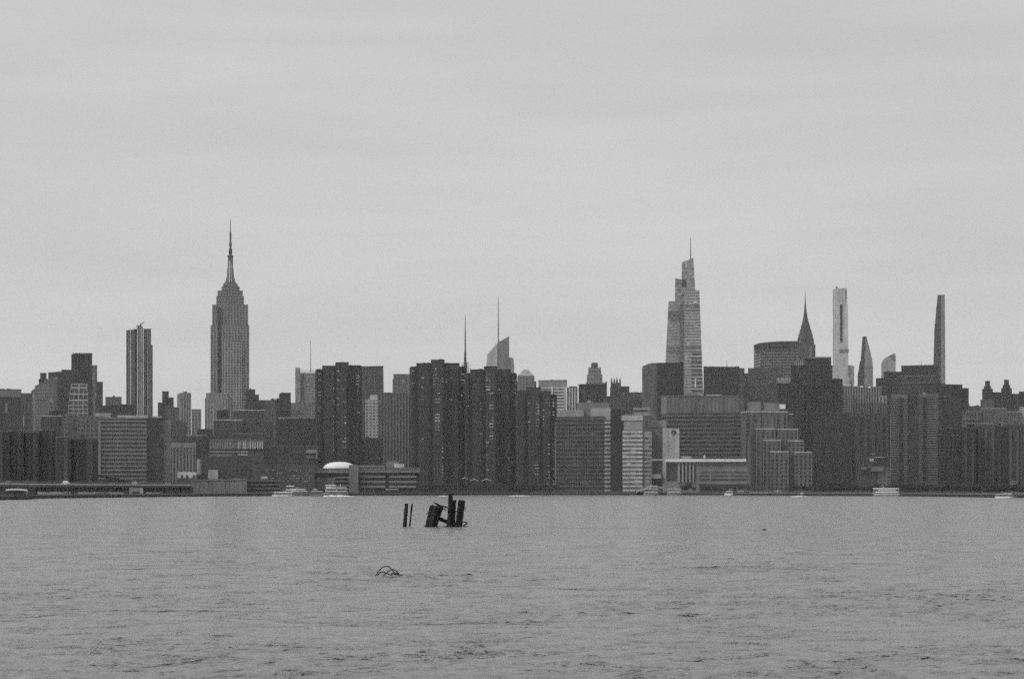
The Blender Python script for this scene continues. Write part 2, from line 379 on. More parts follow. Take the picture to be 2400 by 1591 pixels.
# ================================================================ left bank, front rows
GT = 'brown brick apartment blocks low on the left'
for (x0, x1, y, t, lab) in [
    (-60, 22, 1012, 60, 'dark brick apartment block at the left edge of the picture'),
    (22, 55, 1010, 63, 'dark brick apartment block second from the left edge'),
    (57, 92, 1013, 60, 'dark brick apartment block with a light coping, left of the wide brick block'),
    (93, 130, 1008, 63, 'dark brick apartment block below the pale-roofed long building'),
    (131, 165, 1025, 66, 'slightly paler brick apartment block, lower than its left neighbour'),
    (167, 230, 1029, 60, 'wide dark brick apartment block just left of the banded hospital')]:
    b = B('apartment_block', lab, 1250 + (x0 % 5) * 9, (x0 + x1) / 2, group=GT)
    w = x1 - x0
    b.tier(x0, x1, y, t, st='grid', g=t - 8, fh=2.7, bay=3.0, rb=.55, rp=.55, rc=2, L=min(9, w * .2), capw=t + 22)
    b.tier(x0 + w * .55, x0 + w * .8, y + 1.5, t + 9, st='plain', dy=-2.5, dep=5, cap=False, nm='stair_bay')
b = B('apartment_tower', 'tower at the left edge with a pale top band and small roof finial', 1900, 10)
b.tier(-40, 50, 914, 76, g=66, fh=3.4, rc=0, rb=.35, top=0); b.tier(-40, 49, 914, 98, st='plain', yb=930, dy=-1.5, dep=6, cap=False, nm='crown'); b.mast('finial', 19, 910, 914, 1.5, 3, 60)
b.block('stair_bay', 12, 18, 944, 968, 100, v=-2, dep=3)
b = B('apartment_tower', 'mid grey tower just right of the pale-topped tower at the left edge', 2050, 62)
b.tier(50, 75, 924, 82, g=72, fh=3.3, rc=1, rp=.6); b.block('stair_bay', 54, 57, 975, 1000, 120, v=-2, dep=4)
b = B('glass_tower', 'narrow pale slant-topped slab left of the big slanted-roof tower', 2450, 79)
b.tier(73, 90, 919, 108, g=98, y2=905, st='ribj', bay=4)
b = B('glass_tower', 'broad glass tower with a roof slanting up to the right', 2350, 110)
b.tier(82, 135, 907, 104, g=92, y2=882, st='gridj', fh=4, bay=5, rb=.3, rp=.25, R=9)
b = B('office_tower', 'small dark stepped top showing above the slanted glass roof', 2600, 102)
b.tier(91, 112, 890, 72, st='plain'); b.tier(94, 109, 876, 70, st='ribj', bay=3.5, yb=890)
b = B('office_tower', 'dark flat-topped slab left of the tall dark tower, with a raised box', 2500, 141)
b.tier(113, 170, 875, 74, g=64, y2=871, st='ribj', bay=4.5, rp=.5); b.block('penthouse', 144, 168, 866, 873, 70, v=4)
b = B('apartment_tower', 'tall dark tower with a crenellated rim, tallest of the left cluster', 2250, 192)
b.tier(168, 216, 830, 70, g=60, st='grid', fh=3.4, bay=4, rb=.3, rp=.45, L=10, top=3)
for k in range(8): b.block('rim_post', 170 + k * 5.7, 172.6 + k * 5.7, 827.5, 832, 80, v=-.8, dep=2)
b = B('glass_tower', 'low tapering glass tower with a bright white frame grid', 1850, 182)
b.tier(158, 208, 945, 128, g=72, st='grid', fh=3.6, bay=4.5, rb=.26, rp=.14, tx=(160, 206), cap=False)
b.tier(161, 206, 916, 132, g=70, st='grid', fh=4, bay=4.5, rb=.22, rp=.13, tx=(164, 206), yb=945, cap=False)
b.tier(165, 205, 901, 132, g=76, st='grid', fh=5.5, bay=7, rb=.22, rp=.16, tx=(167, 204), yb=916)
b = B('apartment_tower', 'slim pale tower tucked against the right side of the tall dark tower', 2400, 222)
b.tier(214, 228, 858, 104, g=92, st='ribj', bay=4)
b = B('apartment_tower', 'slim dark tower right of the slim pale one', 2350, 234)
b.tier(226, 241, 897, 78, g=68, fh=3.4)
b = B('office_building', 'squat grey block with a roof tank left of the white-ribbed tower', 2600, 266)
b.tier(247, 285, 932, 94, g=82, fh=4, rc=1); b.loft('water_tank', [(932, 264, 270), (929, 264, 270), (926, 266.5, 267.5)], 66)
b = B('office_building', 'dark low block in front of the white-ribbed tower', 2000, 278)
b.tier(241, 318, 953, 74, g=66, y2=951, fh=3.4, rc=3)
# tall ribbed tower
b = B('ribbed_tower', 'tall dark tower with bright white vertical ribs and a small crane on top', 2800, 326)
b.tier(296, 354, 772, 68, g=66, st='plain', y2=770, dep=44, nm='glazing', cap=False, L=22); b.tier(320, 334, 762, 68, st='plain', dy=-.8, dep=30, y2=764, yb=800, cap=False, nm='crown')
b.tier(350, 358, 808, 96, g=76, st='ribj', bay=2.2, dy=-.5, cap=False)
for k, (x, y, t, w) in enumerate([(301, 775, 110, 1.4), (305.5, 770, 150, 2), (309.5, 772, 118, 1.4), (314, 768, 116, 1.3), (322.5, 764, 160, 2.2), (327, 763, 128, 1.5), (331, 766, 155, 1.8), (336, 767, 170, 2.2), (341, 773, 100, 1.2), (346.5, 771, 140, 1.4), (351, 775, 112, 1.2)]):
    b.block('rib', x - w / 2, x + w / 2, y, 980, t, v=-1.6, dep=2.2)
b.mast('crane', 329, 762, 754, 1, 1, 60, pts=[(763, 1.6), (757, 1.2)])
m = MB(); m.tube([(b.u(326), 6, b.z(763)), (b.u(338), 6, b.z(754))], .8, 4); b.part('crane_jib', m, wall_mat(albedo(60, 2700)))
# hospital complex on the left
b = B('hospital_building', 'long grey building with a pale roofline behind the brick blocks', 1500, 168)
b.tier(95, 148, 976, 76, g=66, fh=3.3, rc=1, capw=125); b.tier(146, 182, 975, 84, g=74, fh=3.3, dy=-3); b.tier(180, 242, 978, 90, g=76, fh=3.3, dy=-6, rc=1)
b.block('penthouse', 224, 260, 967, 979, 118, v=1); b.block('penthouse', 114, 140, 963, 975, 62, v=4); b.block('penthouse', 150, 178, 972, 977, 112, v=0)
b = B('hospital_building', 'wide hospital block with rows of pale window bands on the left bank', 1420, 315)
b.tier(231, 344, 981, 102, g=60, st='band', fh=3.02, rb=.36, dep=20, pr=.5, cap=True)
for k in range(1, 26): b.block('mullion', 231 + k * 4.35, 231.9 + k * 4.35, 984, 1105, 92, v=-.3, dep=.7)
b.block('stair_tower', 229, 236, 985, 1112, 100, v=-1.5, dep=6)
b.tier(344, 384, 981, 70, g=60, st='band', fh=3.02, rb=.3, dy=2)
b.block('end_wall', 380, 401, 984, 1140, 104, v=6, dep=10)
b.block('penthouse', 275, 347, 973, 981, 122, v=3); b.block('penthouse', 356, 380, 974.5, 981, 124, v=4)
# between hospital and the great stepped tower
b = B('apartment_tower', 'dark stepped tower with a tall box on its left, right of the ribbed tower', 2100, 390)
b.tier(370, 407, 946, 74, g=66, fh=3.3); b.tier(380, 395.5, 919.5, 72, fh=3.3, yb=946, dy=2, dep=16, rc=0); b.tier(395, 407, 934, 74, fh=3.3, yb=946, dy=3, dep=14)
b = B('apartment_building', 'low mid-grey building below the dark stepped tower', 1950, 404)
b.tier(388, 420, 956, 88, g=76, fh=3.3, rc=2)
b = B('apartment_tower', 'pale tower with fine ribs on its right half, left of the great stepped tower', 2200, 432)
b.tier(416, 448, 923, 114, g=84, st='rib', bay=3.1, rp=.5, L=8); b.block('penthouse', 429, 439, 917, 924, 92, v=5)
b = B('apartment_building', 'short pale grey building with sky to its right', 2350, 460)
b.tier(449, 471.5, 961, 108, g=90, fh=3.6)
b = B('apartment_building', 'broad dark building below the pale fine-ribbed tower', 1800, 425)
b.tier(396, 440, 992, 80, g=72, fh=3.1, rc=3); b.tier(436, 487, 1021, 74, g=66, fh=3.1, dy=-4, capw=118)
b = B('apartment_building', 'narrow dark building wedged beside the great tower base', 2150, 478)
b.tier(462, 500, 1008, 76, g=68, fh=3.2, rc=1)

# ---- the great stepped Art Deco tower
b = B('art_deco_skyscraper', 'tall stone Art Deco skyscraper with stepped crown and long spire, highest at left', 3060, 539)
S = dict(st='gridj', bay=4.6, fh=4.2, rb=.34, rp=.5, cap=False)
b.tier(480, 534, 934, 118, g=98, st='ribj', bay=4.5, rp=.5, dy=-12, cap=True, dep=40); b.tier(483, 532, 922.5, 116, g=98, st='ribj', bay=4.5, dy=-10, yb=936, dep=36)
b.tier(493, 584, 762, 110, g=78, tx=(493.6, 584.2), dep=48, **S)
b.tier(497.5, 581.5, 714, 108, g=78, yb=764, dy=2, dep=42, **S)
b.tier(507, 572, 694, 106, g=74, yb=716, dy=4, dep=36, **S)
b.tier(510, 569, 681, 104, g=74, yb=696, dy=5, dep=34, **S)
b.tier(519.5, 561.5, 671, 100, g=76, yb=683, dy=7, dep=28, **S); b.tier(523, 557, 664.5, 104, g=80, yb=672, dy=9, dep=24, **S)
b.tier(520, 567, 800, 116, g=74, dy=-3.5, dep=10, **S)
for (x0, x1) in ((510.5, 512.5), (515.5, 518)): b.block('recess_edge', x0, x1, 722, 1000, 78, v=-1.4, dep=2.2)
b.block('recess_shade', 512.5, 515.5, 722, 1000, 62, v=-.9, dep=1.2)  # dark strip on the wall face, its colour stands in for recess shade
b.loft('mooring_mast', [(665, 531, 549), (655, 532.4, 547.6), (640, 533.4, 546.6), (606, 533.8, 546.3), (601, 534.5, 545.8), (598, 537, 543.5)], 88, v=20, n=12)
for sgn in (-1, 1):
    m = MB(); x = lambda d: b.u(540 + sgn * d, 20)
    for vv in (12, 20, 28):
        P = [(x(15), vv, b.z(666)), (x(5), vv, b.z(666)), (x(5), vv, b.z(622)), (x(7.2), vv, b.z(628)), (x(8.6), vv, b.z(645)), (x(11), vv, b.z(655))]
        Q = [(p[0], p[1] + 1.6, p[2]) for p in P]; n = 6
        m.add(P + Q, [tuple(range(n)), tuple(range(n, 2 * n))] + [(i, (i + 1) % n, n + (i + 1) % n, n + i) for i in range(n)])
    b.part('buttress_wing', m, wall_mat(albedo(112, 3060)))
b.block('mast_window', 536.4, 539.4, 612, 662, 168, v=9.5, dep=3); b.block('mast_window', 542.2, 543.4, 618, 662, 150, v=9.8, dep=3)
b.block('balcony', 533, 547, 598.5, 600.5, 66, v=13, dep=14)
b.mast('antenna', 540.2, 0, 0, 0, 0, 74, v=20, n=8, pts=[(600, 6.2), (595.5, 6.2), (595.4, 8.4), (583.5, 8.2), (583.4, 4.6), (578, 4.2), (577, 6.2), (570, 5.8), (569, 4.6), (546, 4.2), (545, 2.2), (513, 1)])

# right of the great tower
b = B('apartment_tower', 'dark tower with stepped right shoulders, right of the great stepped tower', 2200, 592)
b.tier(576, 598, 915, 76, g=68, fh=3.3, rc=1); b.tier(597, 607, 927, 78, fh=3.3, dy=1); b.tier(606, 624, 940, 76, fh=3.3, dy=2, rc=1)
b = B('apartment_tower', 'grey tower with a small domed roof tank', 2150, 636)
b.tier(620, 652, 940, 88, g=78, fh=3.3, rc=1, st='ribj'); b.loft('water_tank', [(941, 634, 644), (936, 634, 644), (933, 638, 640)], 72)
b = B('apartment_tower', 'dark square tower with a thin roof aerial and low left wing', 2050, 668)
b.tier(655, 681.5, 923, 70, g=64, fh=3.3, L=5); b.tier(648, 657, 936, 74, fh=3.3, dy=3); b.mast('aerial', 664, 919, 923, .8, .8, 60)
m = MB(); m.tube([(b.u(660), 8, b.z(919)), (b.u(668), 8, b.z(920))], .3, 4); b.part('aerial_arm', m, wall_mat(.05 and albedo(60, 2050)))
b = B('office_building', 'wide dark building with a bright flat roof edge in front of the great tower', 1900, 565)
b.tier(508, 536, 963, 68, g=62, fh=3.2); b.tier(545, 620, 962, 80, g=68, fh=3.2, dy=-3, capw=135)
b = B('office_building', 'lower dark building with a bright roof edge left of centre of the great tower', 1800, 535)
b.tier(501, 568, 985, 78, g=68, fh=3.2, capw=135, rc=1); b.tier(566, 640, 990, 78, g=70, fh=3.2, dy=6)
b = B('office_building', 'dark long roof above the white louvred building', 1700, 580)
b.tier(545, 620, 1017, 76, g=68, fh=3.2, capw=95, rc=2); b.tier(484, 548, 1026, 72, g=66, fh=3.2, dy=2)
b = B('louvred_building', 'low building with bright vertical louvres along its top storey', 1560, 554)
b.tier(491, 618, 1030, 80, g=66, st='plain', y2=1029, nm='wall')
for k in range(24): b.block('louvre', 492 + k * 4, 494.3 + k * 4, 1033 - k * .05, 1052, 112, v=-.8, dep=1)
for k in range(11): b.block('louvre', 557.5 + k * 5.6, 560.4 + k * 5.6, 1031.5, 1051, 148, v=-.8, dep=1)
b.block('louvre_frame', 491, 617, 1030, 1032.2, 96, v=-1.1, dep=1.2); b.block('louvre_frame', 491, 617, 1052, 1053.4, 70, v=-1.1, dep=1.2)
b.block('spandrel', 491, 562, 1056, 1060.5, 100, v=-.7, dep=1); b.block('spandrel', 491, 545, 1063.5, 1069, 94, v=-.7, dep=1)
for k in range(4): b.block('window', 559 + k * 5.6, 563 + k * 5.6, 1063.5, 1067, 138, v=-.7, dep=1); b.block('window', 559 + k * 5.6, 563 + k * 5.6, 1056, 1059.5, 128, v=-.7, dep=1)
b = B('office_building', 'low pale building with close vertical ribs beside the hospital end wall', 1560, 428)
b.tier(397, 459, 1040, 104, g=72, st='rib', bay=2.6, rp=.5, top=3); b.tier(458, 492, 1037, 72, g=66, fh=3, dy=3)
b = B('brick_building', 'dark low brick block with a rounded pale stair column at its left', 1400, 531)
b.tier(472, 592, 1072, 74, g=64, fh=3, bay=3.2, rc=2); b.loft('stair_tower', [(1112, 461, 473), (1079, 461, 473), (1076, 463, 473)], 106, v=0, n=12); b.block('penthouse', 488, 511, 1101, 1123, 122, v=-8, dep=7)
b = B('shed', 'small white shed at the foot of the left hospital', 1330, 438)
b.tier(416, 460, 1106, 150, st='plain', yb=1121, cap=False, dep=9); b.tier(414, 462, 1120, 72, st='plain', dy=-.5, dep=12, cap=False)
for x in (424, 436, 452): b.block('doorway', x, x + 5, 1113, 1121, 66, v=-.4, dep=.3)
b = B('warehouse', 'large plain grey waterfront warehouse at the shoreline', 1235, 513)
b.tier(448, 579, 1127, 92, st='plain', y2=1125, dep=26, nm='wall')
for k in range(13): b.block('wall_panel', 449 + k * 10, 458.3 + k * 10, 1128.5, 1157, 90 + (k * 7) % 4, v=-.35, dep=.5)
for (x, w_, h_) in ((486, 8, 4), (526, 5, 3), (541, 12, 4), (556, 8, 5), (470, 4, 2)): b.block('roof_vent', x, x + w_, 1127 - h_, 1127, 100, v=6, dep=4)
b = B('parking_garage', 'open parking garage with dark horizontal decks right of the warehouse', 1262, 617)
b.tier(579, 656, 1127, 56, st='plain', dep=20, nm='garage_core', cap=False)
for y in (1124, 1133, 1142, 1151): b.block('deck', 579, 657, y, y + 4.6, 80, v=-1.2, dep=2)
for k in range(9): b.block('column', 580 + k * 9.2, 581.5 + k * 9.2, 1124, 1158, 70, v=-.8, dep=.8)
b.block('stair_tower', 611, 627, 1116, 1122, 130, v=3)
b = B('brick_building', 'low wide brick building dotted with small bright windows', 1360, 664)
b.tier(592, 737, 1083, 74, st='plain', rc=3, nm='wall'); rr = random.Random(5)
for j in range(6):
    for k in range(22):
        x = 624 + k * 5.0; y = 1101 + j * 6.2
        if x < 732: b.block('window', x, x + 2.2, y, y + 2.6, rr.choice([64, 62, 92, 112, 130]) if j < 5 else 66, v=-.2, dep=.3)
b = B('apartment_building', 'dark building with a paler top storey left of the first dark twin tower', 1800, 700)
b.tier(650, 747, 984, 70, g=66, fh=3.0, y2=982); b.block('penthouse', 652, 700, 977, 985, 104, v=0); b.block('penthouse', 698, 744, 974, 984, 96, v=5)
b = B('apartment_building', 'dark low building with a small pale balcony frame', 1600, 680)
b.tier(604, 748, 1047, 73, g=66, fh=3.0, rc=3, capw=84)
b.block('balcony_frame', 717, 744, 1053, 1061.5, 112, v=-3, dep=3); b.block('balcony_frame', 740.5, 744, 1061, 1076, 112, v=-3, dep=3); b.block('balcony_frame', 717, 741, 1069.5, 1073, 100, v=-3, dep=3)
b = B('office_building', 'pale hazy wide block below the screened antenna tower', 2600, 700)
b.tier(672, 747, 946, 98, g=90, fh=4, rc=2); b.tier(690, 747, 956, 102, g=92, fh=4, dy=-4); b.tier(668, 704, 962, 92, g=84, fh=4, dy=-6)
b = B('screened_tower', 'pale grey tower with open rod screens on the roof and a needle mast', 3600, 720)
b.tier(692, 750, 874, 116, g=100, st='bandj', fh=5, rb=.4, dep=50, cap=False); b.tier(692, 704, 862, 122, g=104, st='bandj', fh=4, dy=-4, dep=10, cap=False)
b.tier(705, 712, 878, 92, st='plain', dy=-2, dep=6, cap=False, nm='recess_shade')  # darker plain block, recess shade carried by its tone
for k in range(22):
    x = 692.5 + k * 2.6; b.block('screen_rod', x, x + .8, (862 if k < 5 else 868) - (k * 5 % 4), 876, 118, v=-1, dep=1)
b.mast('mast', 728, 797, 872, .8, 2.2, 108, n=5)
# ---- dark riverside residential towers
GW = 'dark brown riverside apartment towers with corner bays'
def riverside(label, Y, tiers, tail=None, base_t=63, seed=1, wins=()):
    b = B('riverside_tower', label, Y, (tiers[0][0] + tiers[-1][1]) / 2, group=GW)
    n = len(tiers)
    for k, (x0, x1, y) in enumerate(tiers):
        mid = abs(k - (n - 1) / 2); dy = mid * 5
        b.tier(x0, x1, y, base_t + 9 - mid * 1.5, g=base_t - 5, st='grid', fh=2.55, bay=2.9, rb=.5, rp=.5, dy=dy, dep=26 - dy, capw=base_t - 6, L=5 if k == 0 else 0, R=5 if k == n - 1 else 0, sd=7)
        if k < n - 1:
            b.block('recess_shade_strip', x1 - 3.2, x1 + 3.2, max(y, tiers[k + 1][2]) + 2, 1152, base_t - 13, v=min(dy, abs(k + 1 - (n - 1) / 2) * 5) - .75, dep=.8)  # dark strip proud of the seam, a recess's shade put into its colour
    for (x, y) in [(t[0] + 5 + (seed * 7 + k * 5) % 9, t[2]) for k, t in enumerate(tiers)]:
        b.block('water_tank', x, x + 3.4, y - 2.2, y + 1, base_t - 6, v=8, dep=4)
    rr = random.Random(seed)
    for (x, w_, y0, y1, pr_) in wins:                      # columns of windows in paler tones
        y = y0
        k = next((i for i, t in enumerate(tiers) if t[0] - 3 <= x <= t[1] + 3), 0); vv = abs(k - (n - 1) / 2) * 5 - .62
        while y < y1:
            if rr.random() < pr_:
                hw = w_ / 2 - .6; tt = rr.choice([112, 126, 140, 156, 172])
                for a in ((x, x + hw), (x + hw + 1.1, x + w_)):
                    if rr.random() < .85: b.block('window', a[0], a[1], y, y + 2.5, tt - rr.randint(0, 20), v=vv, dep=.4)
            y += 7.15
    return b
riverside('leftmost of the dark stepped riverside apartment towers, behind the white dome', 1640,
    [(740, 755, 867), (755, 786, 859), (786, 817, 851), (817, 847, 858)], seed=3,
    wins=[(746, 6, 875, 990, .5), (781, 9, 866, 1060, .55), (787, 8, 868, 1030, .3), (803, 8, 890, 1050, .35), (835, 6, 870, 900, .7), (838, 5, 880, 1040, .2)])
b = B('apartment_tower', 'dark grey tower with a slightly slanting right edge behind the leftmost riverside tower', 2150, 873)
b.tier(844, 902, 861, 84, g=72, y2=860, st='gridj', fh=3.3, tx=(844, 898.5))
b = B('apartment_building', 'dark base building under the white gridded tower', 1720, 866)
b.tier(838, 897, 1029, 70, g=62, fh=3, rc=2)
b = B('apartment_tower', 'small white gridded tower with a square penthouse, between dark towers', 1950, 872)
b.tier(856, 889.5, 938, 128, g=84, st='grid', fh=3.15, bay=3.6, rb=.5, rp=.36); b.block('penthouse', 867, 884.5, 925, 939, 132, v=3)
b = B('office_tower', 'plain grey square tower top behind the wide ribbed building', 2650, 941)
b.tier(922, 966, 878.5, 96, g=86, st='ribj', bay=5); b.tier(920, 924, 888, 92, st='plain', cap=False)
b = B('ribbed_building', 'wide grey building with close vertical ribs beside the central dark tower', 1800, 925)
b.tier(886, 968, 921.5, 92, g=68, st='rib', bay=2.9, rp=.4, R=4)
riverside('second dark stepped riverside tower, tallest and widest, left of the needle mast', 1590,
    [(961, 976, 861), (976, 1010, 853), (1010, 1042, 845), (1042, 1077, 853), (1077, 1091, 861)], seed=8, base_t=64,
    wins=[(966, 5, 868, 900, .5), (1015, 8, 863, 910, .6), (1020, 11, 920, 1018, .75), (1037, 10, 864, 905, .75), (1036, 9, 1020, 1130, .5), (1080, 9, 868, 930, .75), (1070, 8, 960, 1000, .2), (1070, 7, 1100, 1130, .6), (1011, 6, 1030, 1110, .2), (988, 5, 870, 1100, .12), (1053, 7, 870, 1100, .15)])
b = B('lattice_mast_tower', 'far grey tower with a tall needle mast above the dark riverside towers', 3800, 1093)
b.tier(1080, 1106, 873, 112, g=100, st='gridj', fh=5, dep=30, cap=False)
b.mast('mast', 1090.5, 0, 0, 0, 0, 78, v=14, n=8, pts=[(874, 9), (856, 8), (852, 6), (840, 5.4), (826, 5), (824, 3.6), (800, 3.2), (780, 2.6), (760, 1.8), (739, 1)])
for k, (x, y0, y1) in enumerate([(1084, 853, 874), (1087, 850, 874), (1094.5, 849, 874), (1098, 855, 874), (1102, 862, 874)]): b.block('mast_strut', x, x + 1, y0, y1, 92, v=8, dep=2)
for (x0, x1, y) in ((1084, 1099, 850), (1082, 1103, 855.5), (1085, 1100, 862), (1084, 1101, 868)): b.block('mast_platform', x0, x1, y, y + 1.1, 92, v=8, dep=3)
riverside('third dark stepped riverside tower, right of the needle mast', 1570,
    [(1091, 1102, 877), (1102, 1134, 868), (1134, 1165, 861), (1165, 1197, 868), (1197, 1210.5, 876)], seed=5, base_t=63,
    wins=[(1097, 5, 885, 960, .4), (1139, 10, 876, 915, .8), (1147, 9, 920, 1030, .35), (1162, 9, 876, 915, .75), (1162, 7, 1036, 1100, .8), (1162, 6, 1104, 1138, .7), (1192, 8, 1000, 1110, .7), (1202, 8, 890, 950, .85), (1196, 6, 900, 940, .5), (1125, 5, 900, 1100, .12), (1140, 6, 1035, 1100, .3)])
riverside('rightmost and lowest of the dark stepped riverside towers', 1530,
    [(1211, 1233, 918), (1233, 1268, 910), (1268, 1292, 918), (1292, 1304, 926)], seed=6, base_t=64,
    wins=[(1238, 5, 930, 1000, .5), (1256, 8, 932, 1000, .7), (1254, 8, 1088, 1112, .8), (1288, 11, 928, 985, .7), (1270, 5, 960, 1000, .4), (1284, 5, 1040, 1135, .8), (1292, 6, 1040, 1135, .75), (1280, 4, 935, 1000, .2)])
b = B('podium', 'long dark podium with white gull-wing canopies below the riverside towers', 1452, 1130)
b.tier(985, 1310, 1138, 66, st='plain', dep=30, nm='wall', cap=True)
for k in range(27): b.block('pillar', 990 + k * 11.6, 993 + k * 11.6, 1141, 1153, 72, v=-.6, dep=.8)
for k in range(26): b.block('opening', 994.5 + k * 11.6, 1000 + k * 11.6, 1142, 1152, 54, v=-.3, dep=.4)
cm = flat_mat('white_canvas', .62)
for (x, y, w_) in ((1089, 1121, 13), (1111, 1125, 20), (1140, 1125, 22)):
    m = MB(); n = 9; P = []
    for i in range(n):
        t = i / (n - 1); P.append((b.u(x - w_ / 2 + t * w_, 2), b.z(y - 3.6 * math.exp(-((t - .5) / .2) ** 2) + 1.2 * abs(t - .5), 2)))
    for i in range(n - 1):
        m.quadbox((P[i][0], 2, P[i][1] - .35), (P[i + 1][0], 2, P[i + 1][1] - .35), (P[i + 1][0], 2, P[i + 1][1] + .15), (P[i][0], 2, P[i][1] + .15), (0, 5, 0))
    b.part('canopy', m, cm)
    for xx in (x - w_ / 4, x + w_ / 4): b.block('canopy_post', xx, xx + .8, y, 1139, 70, v=4, dep=.4)

# ---- school by the water, with the white dome
b = B('dome', 'bright white shallow dome behind the riverside school', 1440, 796)
m = MB(); rings = []
for k in range(9):
    a = k / 8 * math.pi / 2; rr_ = math.cos(a) ** .8 * 38.5; yy = 1099 - 17 * math.sin(a)
    rr_ = max(rr_, .4); rings.append([(b.u(795.5, 12) + rr_ * 1440 / F * math.cos(2 * math.pi * i / 40), 12 + rr_ * 1440 / F * .8 * math.sin(2 * math.pi * i / 40), b.z(yy, 12)) for i in range(40)])
m.loft(rings); o = b.part('dome_shell', m, flat_mat('dome_white', .82, rough=.4, var=.05))
for p in o.data.polygons: p.use_smooth = True
m = MB(); rings = [[(p[0] * 1.0, p[1], z) for p in rings[0]] for z in (0, rings[0][0][2])]; m.loft(rings); b.part('drum', m, wall_mat(albedo(80, 1440)))
b = B('school_building', 'long low riverside school with pale parapet and pale window bands', 1385, 858)
b.tier(733, 819, 1098, 64, st='plain', y2=1097, dep=18, cap=False, nm='wall'); b.block('parapet', 732, 818.5, 1097, 1108, 100, v=-2, dep=3)
for k in range(15): b.block('parapet_notch', 736 + k * 5.6, 737.2 + k * 5.6, 1097, 1103, 74, v=-2.3, dep=.5)
b.block('wall_panel', 736, 785, 1119, 1146, 88, v=-1, dep=1.6)
for y in (1116.5, 1125.5, 1135, 1144): b.block('spandrel', 785, 818, y, y + 4.2, 94, v=-1.1, dep=1.6)
b.tier(818, 840, 1089, 94, st='plain', dy=-6, dep=16, nm='stair_tower', cap=False); b.block('recess_shade', 839.5, 846, 1096, 1154, 58, v=-1, dep=1)  # dark strip beside the stair tower has the recess shade painted in
b.tier(840, 983, 1096, 62, st='plain', dep=18, cap=False, nm='wall'); b.block('parapet', 840, 984, 1096, 1107, 98, v=-2.4, dep=3); b.block('spandrel', 840, 900, 1090.5, 1094, 108, v=4, dep=3)
for k in range(24): b.block('parapet_notch', 845 + k * 5.8, 846.2 + k * 5.8, 1096, 1101, 76, v=-2.8, dep=.5)
for j, y in enumerate((1113.8, 1126, 1137.2)):
    for (x0, x1) in ((845, 903), (912, 976)): b.block('spandrel', x0, x1, y, y + 5.4, 98, v=-1.2, dep=1.8)
for k in range(22):
    for y in (1109, 1120, 1132): b.block('mullion', 848 + k * 6, 849 + k * 6, y, y + 5.5, 78, v=-.6, dep=.9)
for k in range(5): b.block('column', 848 + k * 6.3, 850.5 + k * 6.3, 1145, 1153, 84, v=-1, dep=1)
b.block('roof_plant', 905, 935, 1082, 1095, 92, v=5, dep=5); b.block('roof_plant', 924, 947, 1086.5, 1095.5, 138, v=3, dep=2.5); b.block('roof_plant', 907, 926, 1079, 1083, 84, v=6, dep=4)
b.block('entrance_canopy', 903, 934, 1145.5, 1147.5, 132, v=-4, dep=3)

# ---- centre right
b = B('crystal_tower', 'faceted glass skyscraper with a slanted crystal top and thin spire', 3700, 1172)
gmid = glass_mat(albedo(112, 3700), 5.0)
b.outline('facet', [(1138, 890), (1139, 862), (1142, 830.5), (1166, 804), (1160, 890)], 138, v=-1.5, dep=30)
b.outline('glazing', [(1158, 890), (1161, 812), (1165.7, 803.5), (1171.5, 799.5), (1193.5, 788), (1193.5, 890)], 108, v=0, dep=40)
b.outline('facet', [(1193, 890), (1193, 836.5), (1203, 839), (1205.5, 860), (1208, 890)], 130, v=6, dep=30)
for k in range(17):
    y = 806 + k * 4.6; b.block('floor_edge', max(1160.5, 1160), 1193, y, y + 1.2, 118, v=-.5, dep=.6); b.block('floor_edge', 1141 if y > 834 else 1141 + (834 - y) * .95, 1160, y, y + 1.2, 144, v=-2, dep=.6)
b.mast('spire', 1168, 0, 0, 0, 0, 112, v=12, n=6, pts=[(806, 3.2), (770, 3.2), (750, 2.4), (720, 1.8), (696, .9)])
b = B('pyramid_roof_tower', 'grey tower with a truncated pyramid roof right of the dark riverside towers', 3500, 1233)
b.tier(1213.5, 1252.5, 881, 104, g=90, st='gridj', fh=5, bay=5, dep=42, L=4, cap=False)
b.loft('roof', [(881.5, 1214, 1252), (867, 1226.5, 1239), (866, 1227, 1238.5)], 122, v=20, n=4, rot=math.pi / 4)
b.tier(1209, 1216, 894, 108, st='plain', dy=6, cap=False); b.tier(1250, 1257, 893, 100, st='plain', dy=4, cap=False)
b = B('banded_tower', 'bright building with white horizontal bands and a grey parapet storey', 2700, 1296)
b.tier(1262, 1329, 893, 114, st='plain', yb=905, y2=892, nm='crown'); b.tier(1266, 1327, 905, 146, g=82, st='band', fh=4.3, rb=.5, cap=False, dep=28)
b.block('end_pier', 1292, 1296, 905, 962, 150, v=-1.2, dep=1.5); b.block('end_pier', 1321, 1327, 905, 960, 128, v=-1, dep=1.2)
b.block('roof_plant', 1290, 1296, 889.5, 894, 96, v=8); b.block('roof_plant', 1300, 1307, 890.5, 894, 100, v=8); b.block('roof_plant', 1268, 1276, 891, 894, 104, v=8)
b = B('ribbed_tower', 'bright tower of white vertical ribs beside the white-banded building', 2750, 1341)
b.tier(1328, 1354, 908, 150, g=88, st='rib', bay=4, rp=.4, cap=False); b.block('penthouse', 1333, 1352, 905, 911, 84, v=2)
b = B('slab_building', 'plain dark slab in front of the domed stepped tower', 2250, 1389)
b.tier(1356, 1421.5, 902.5, 68, g=62, st='bandj', fh=3.6, rb=.35, top=2)
b = B('domed_tower', 'grey stepped tower tapering to a small round cupola', 3350, 1393)
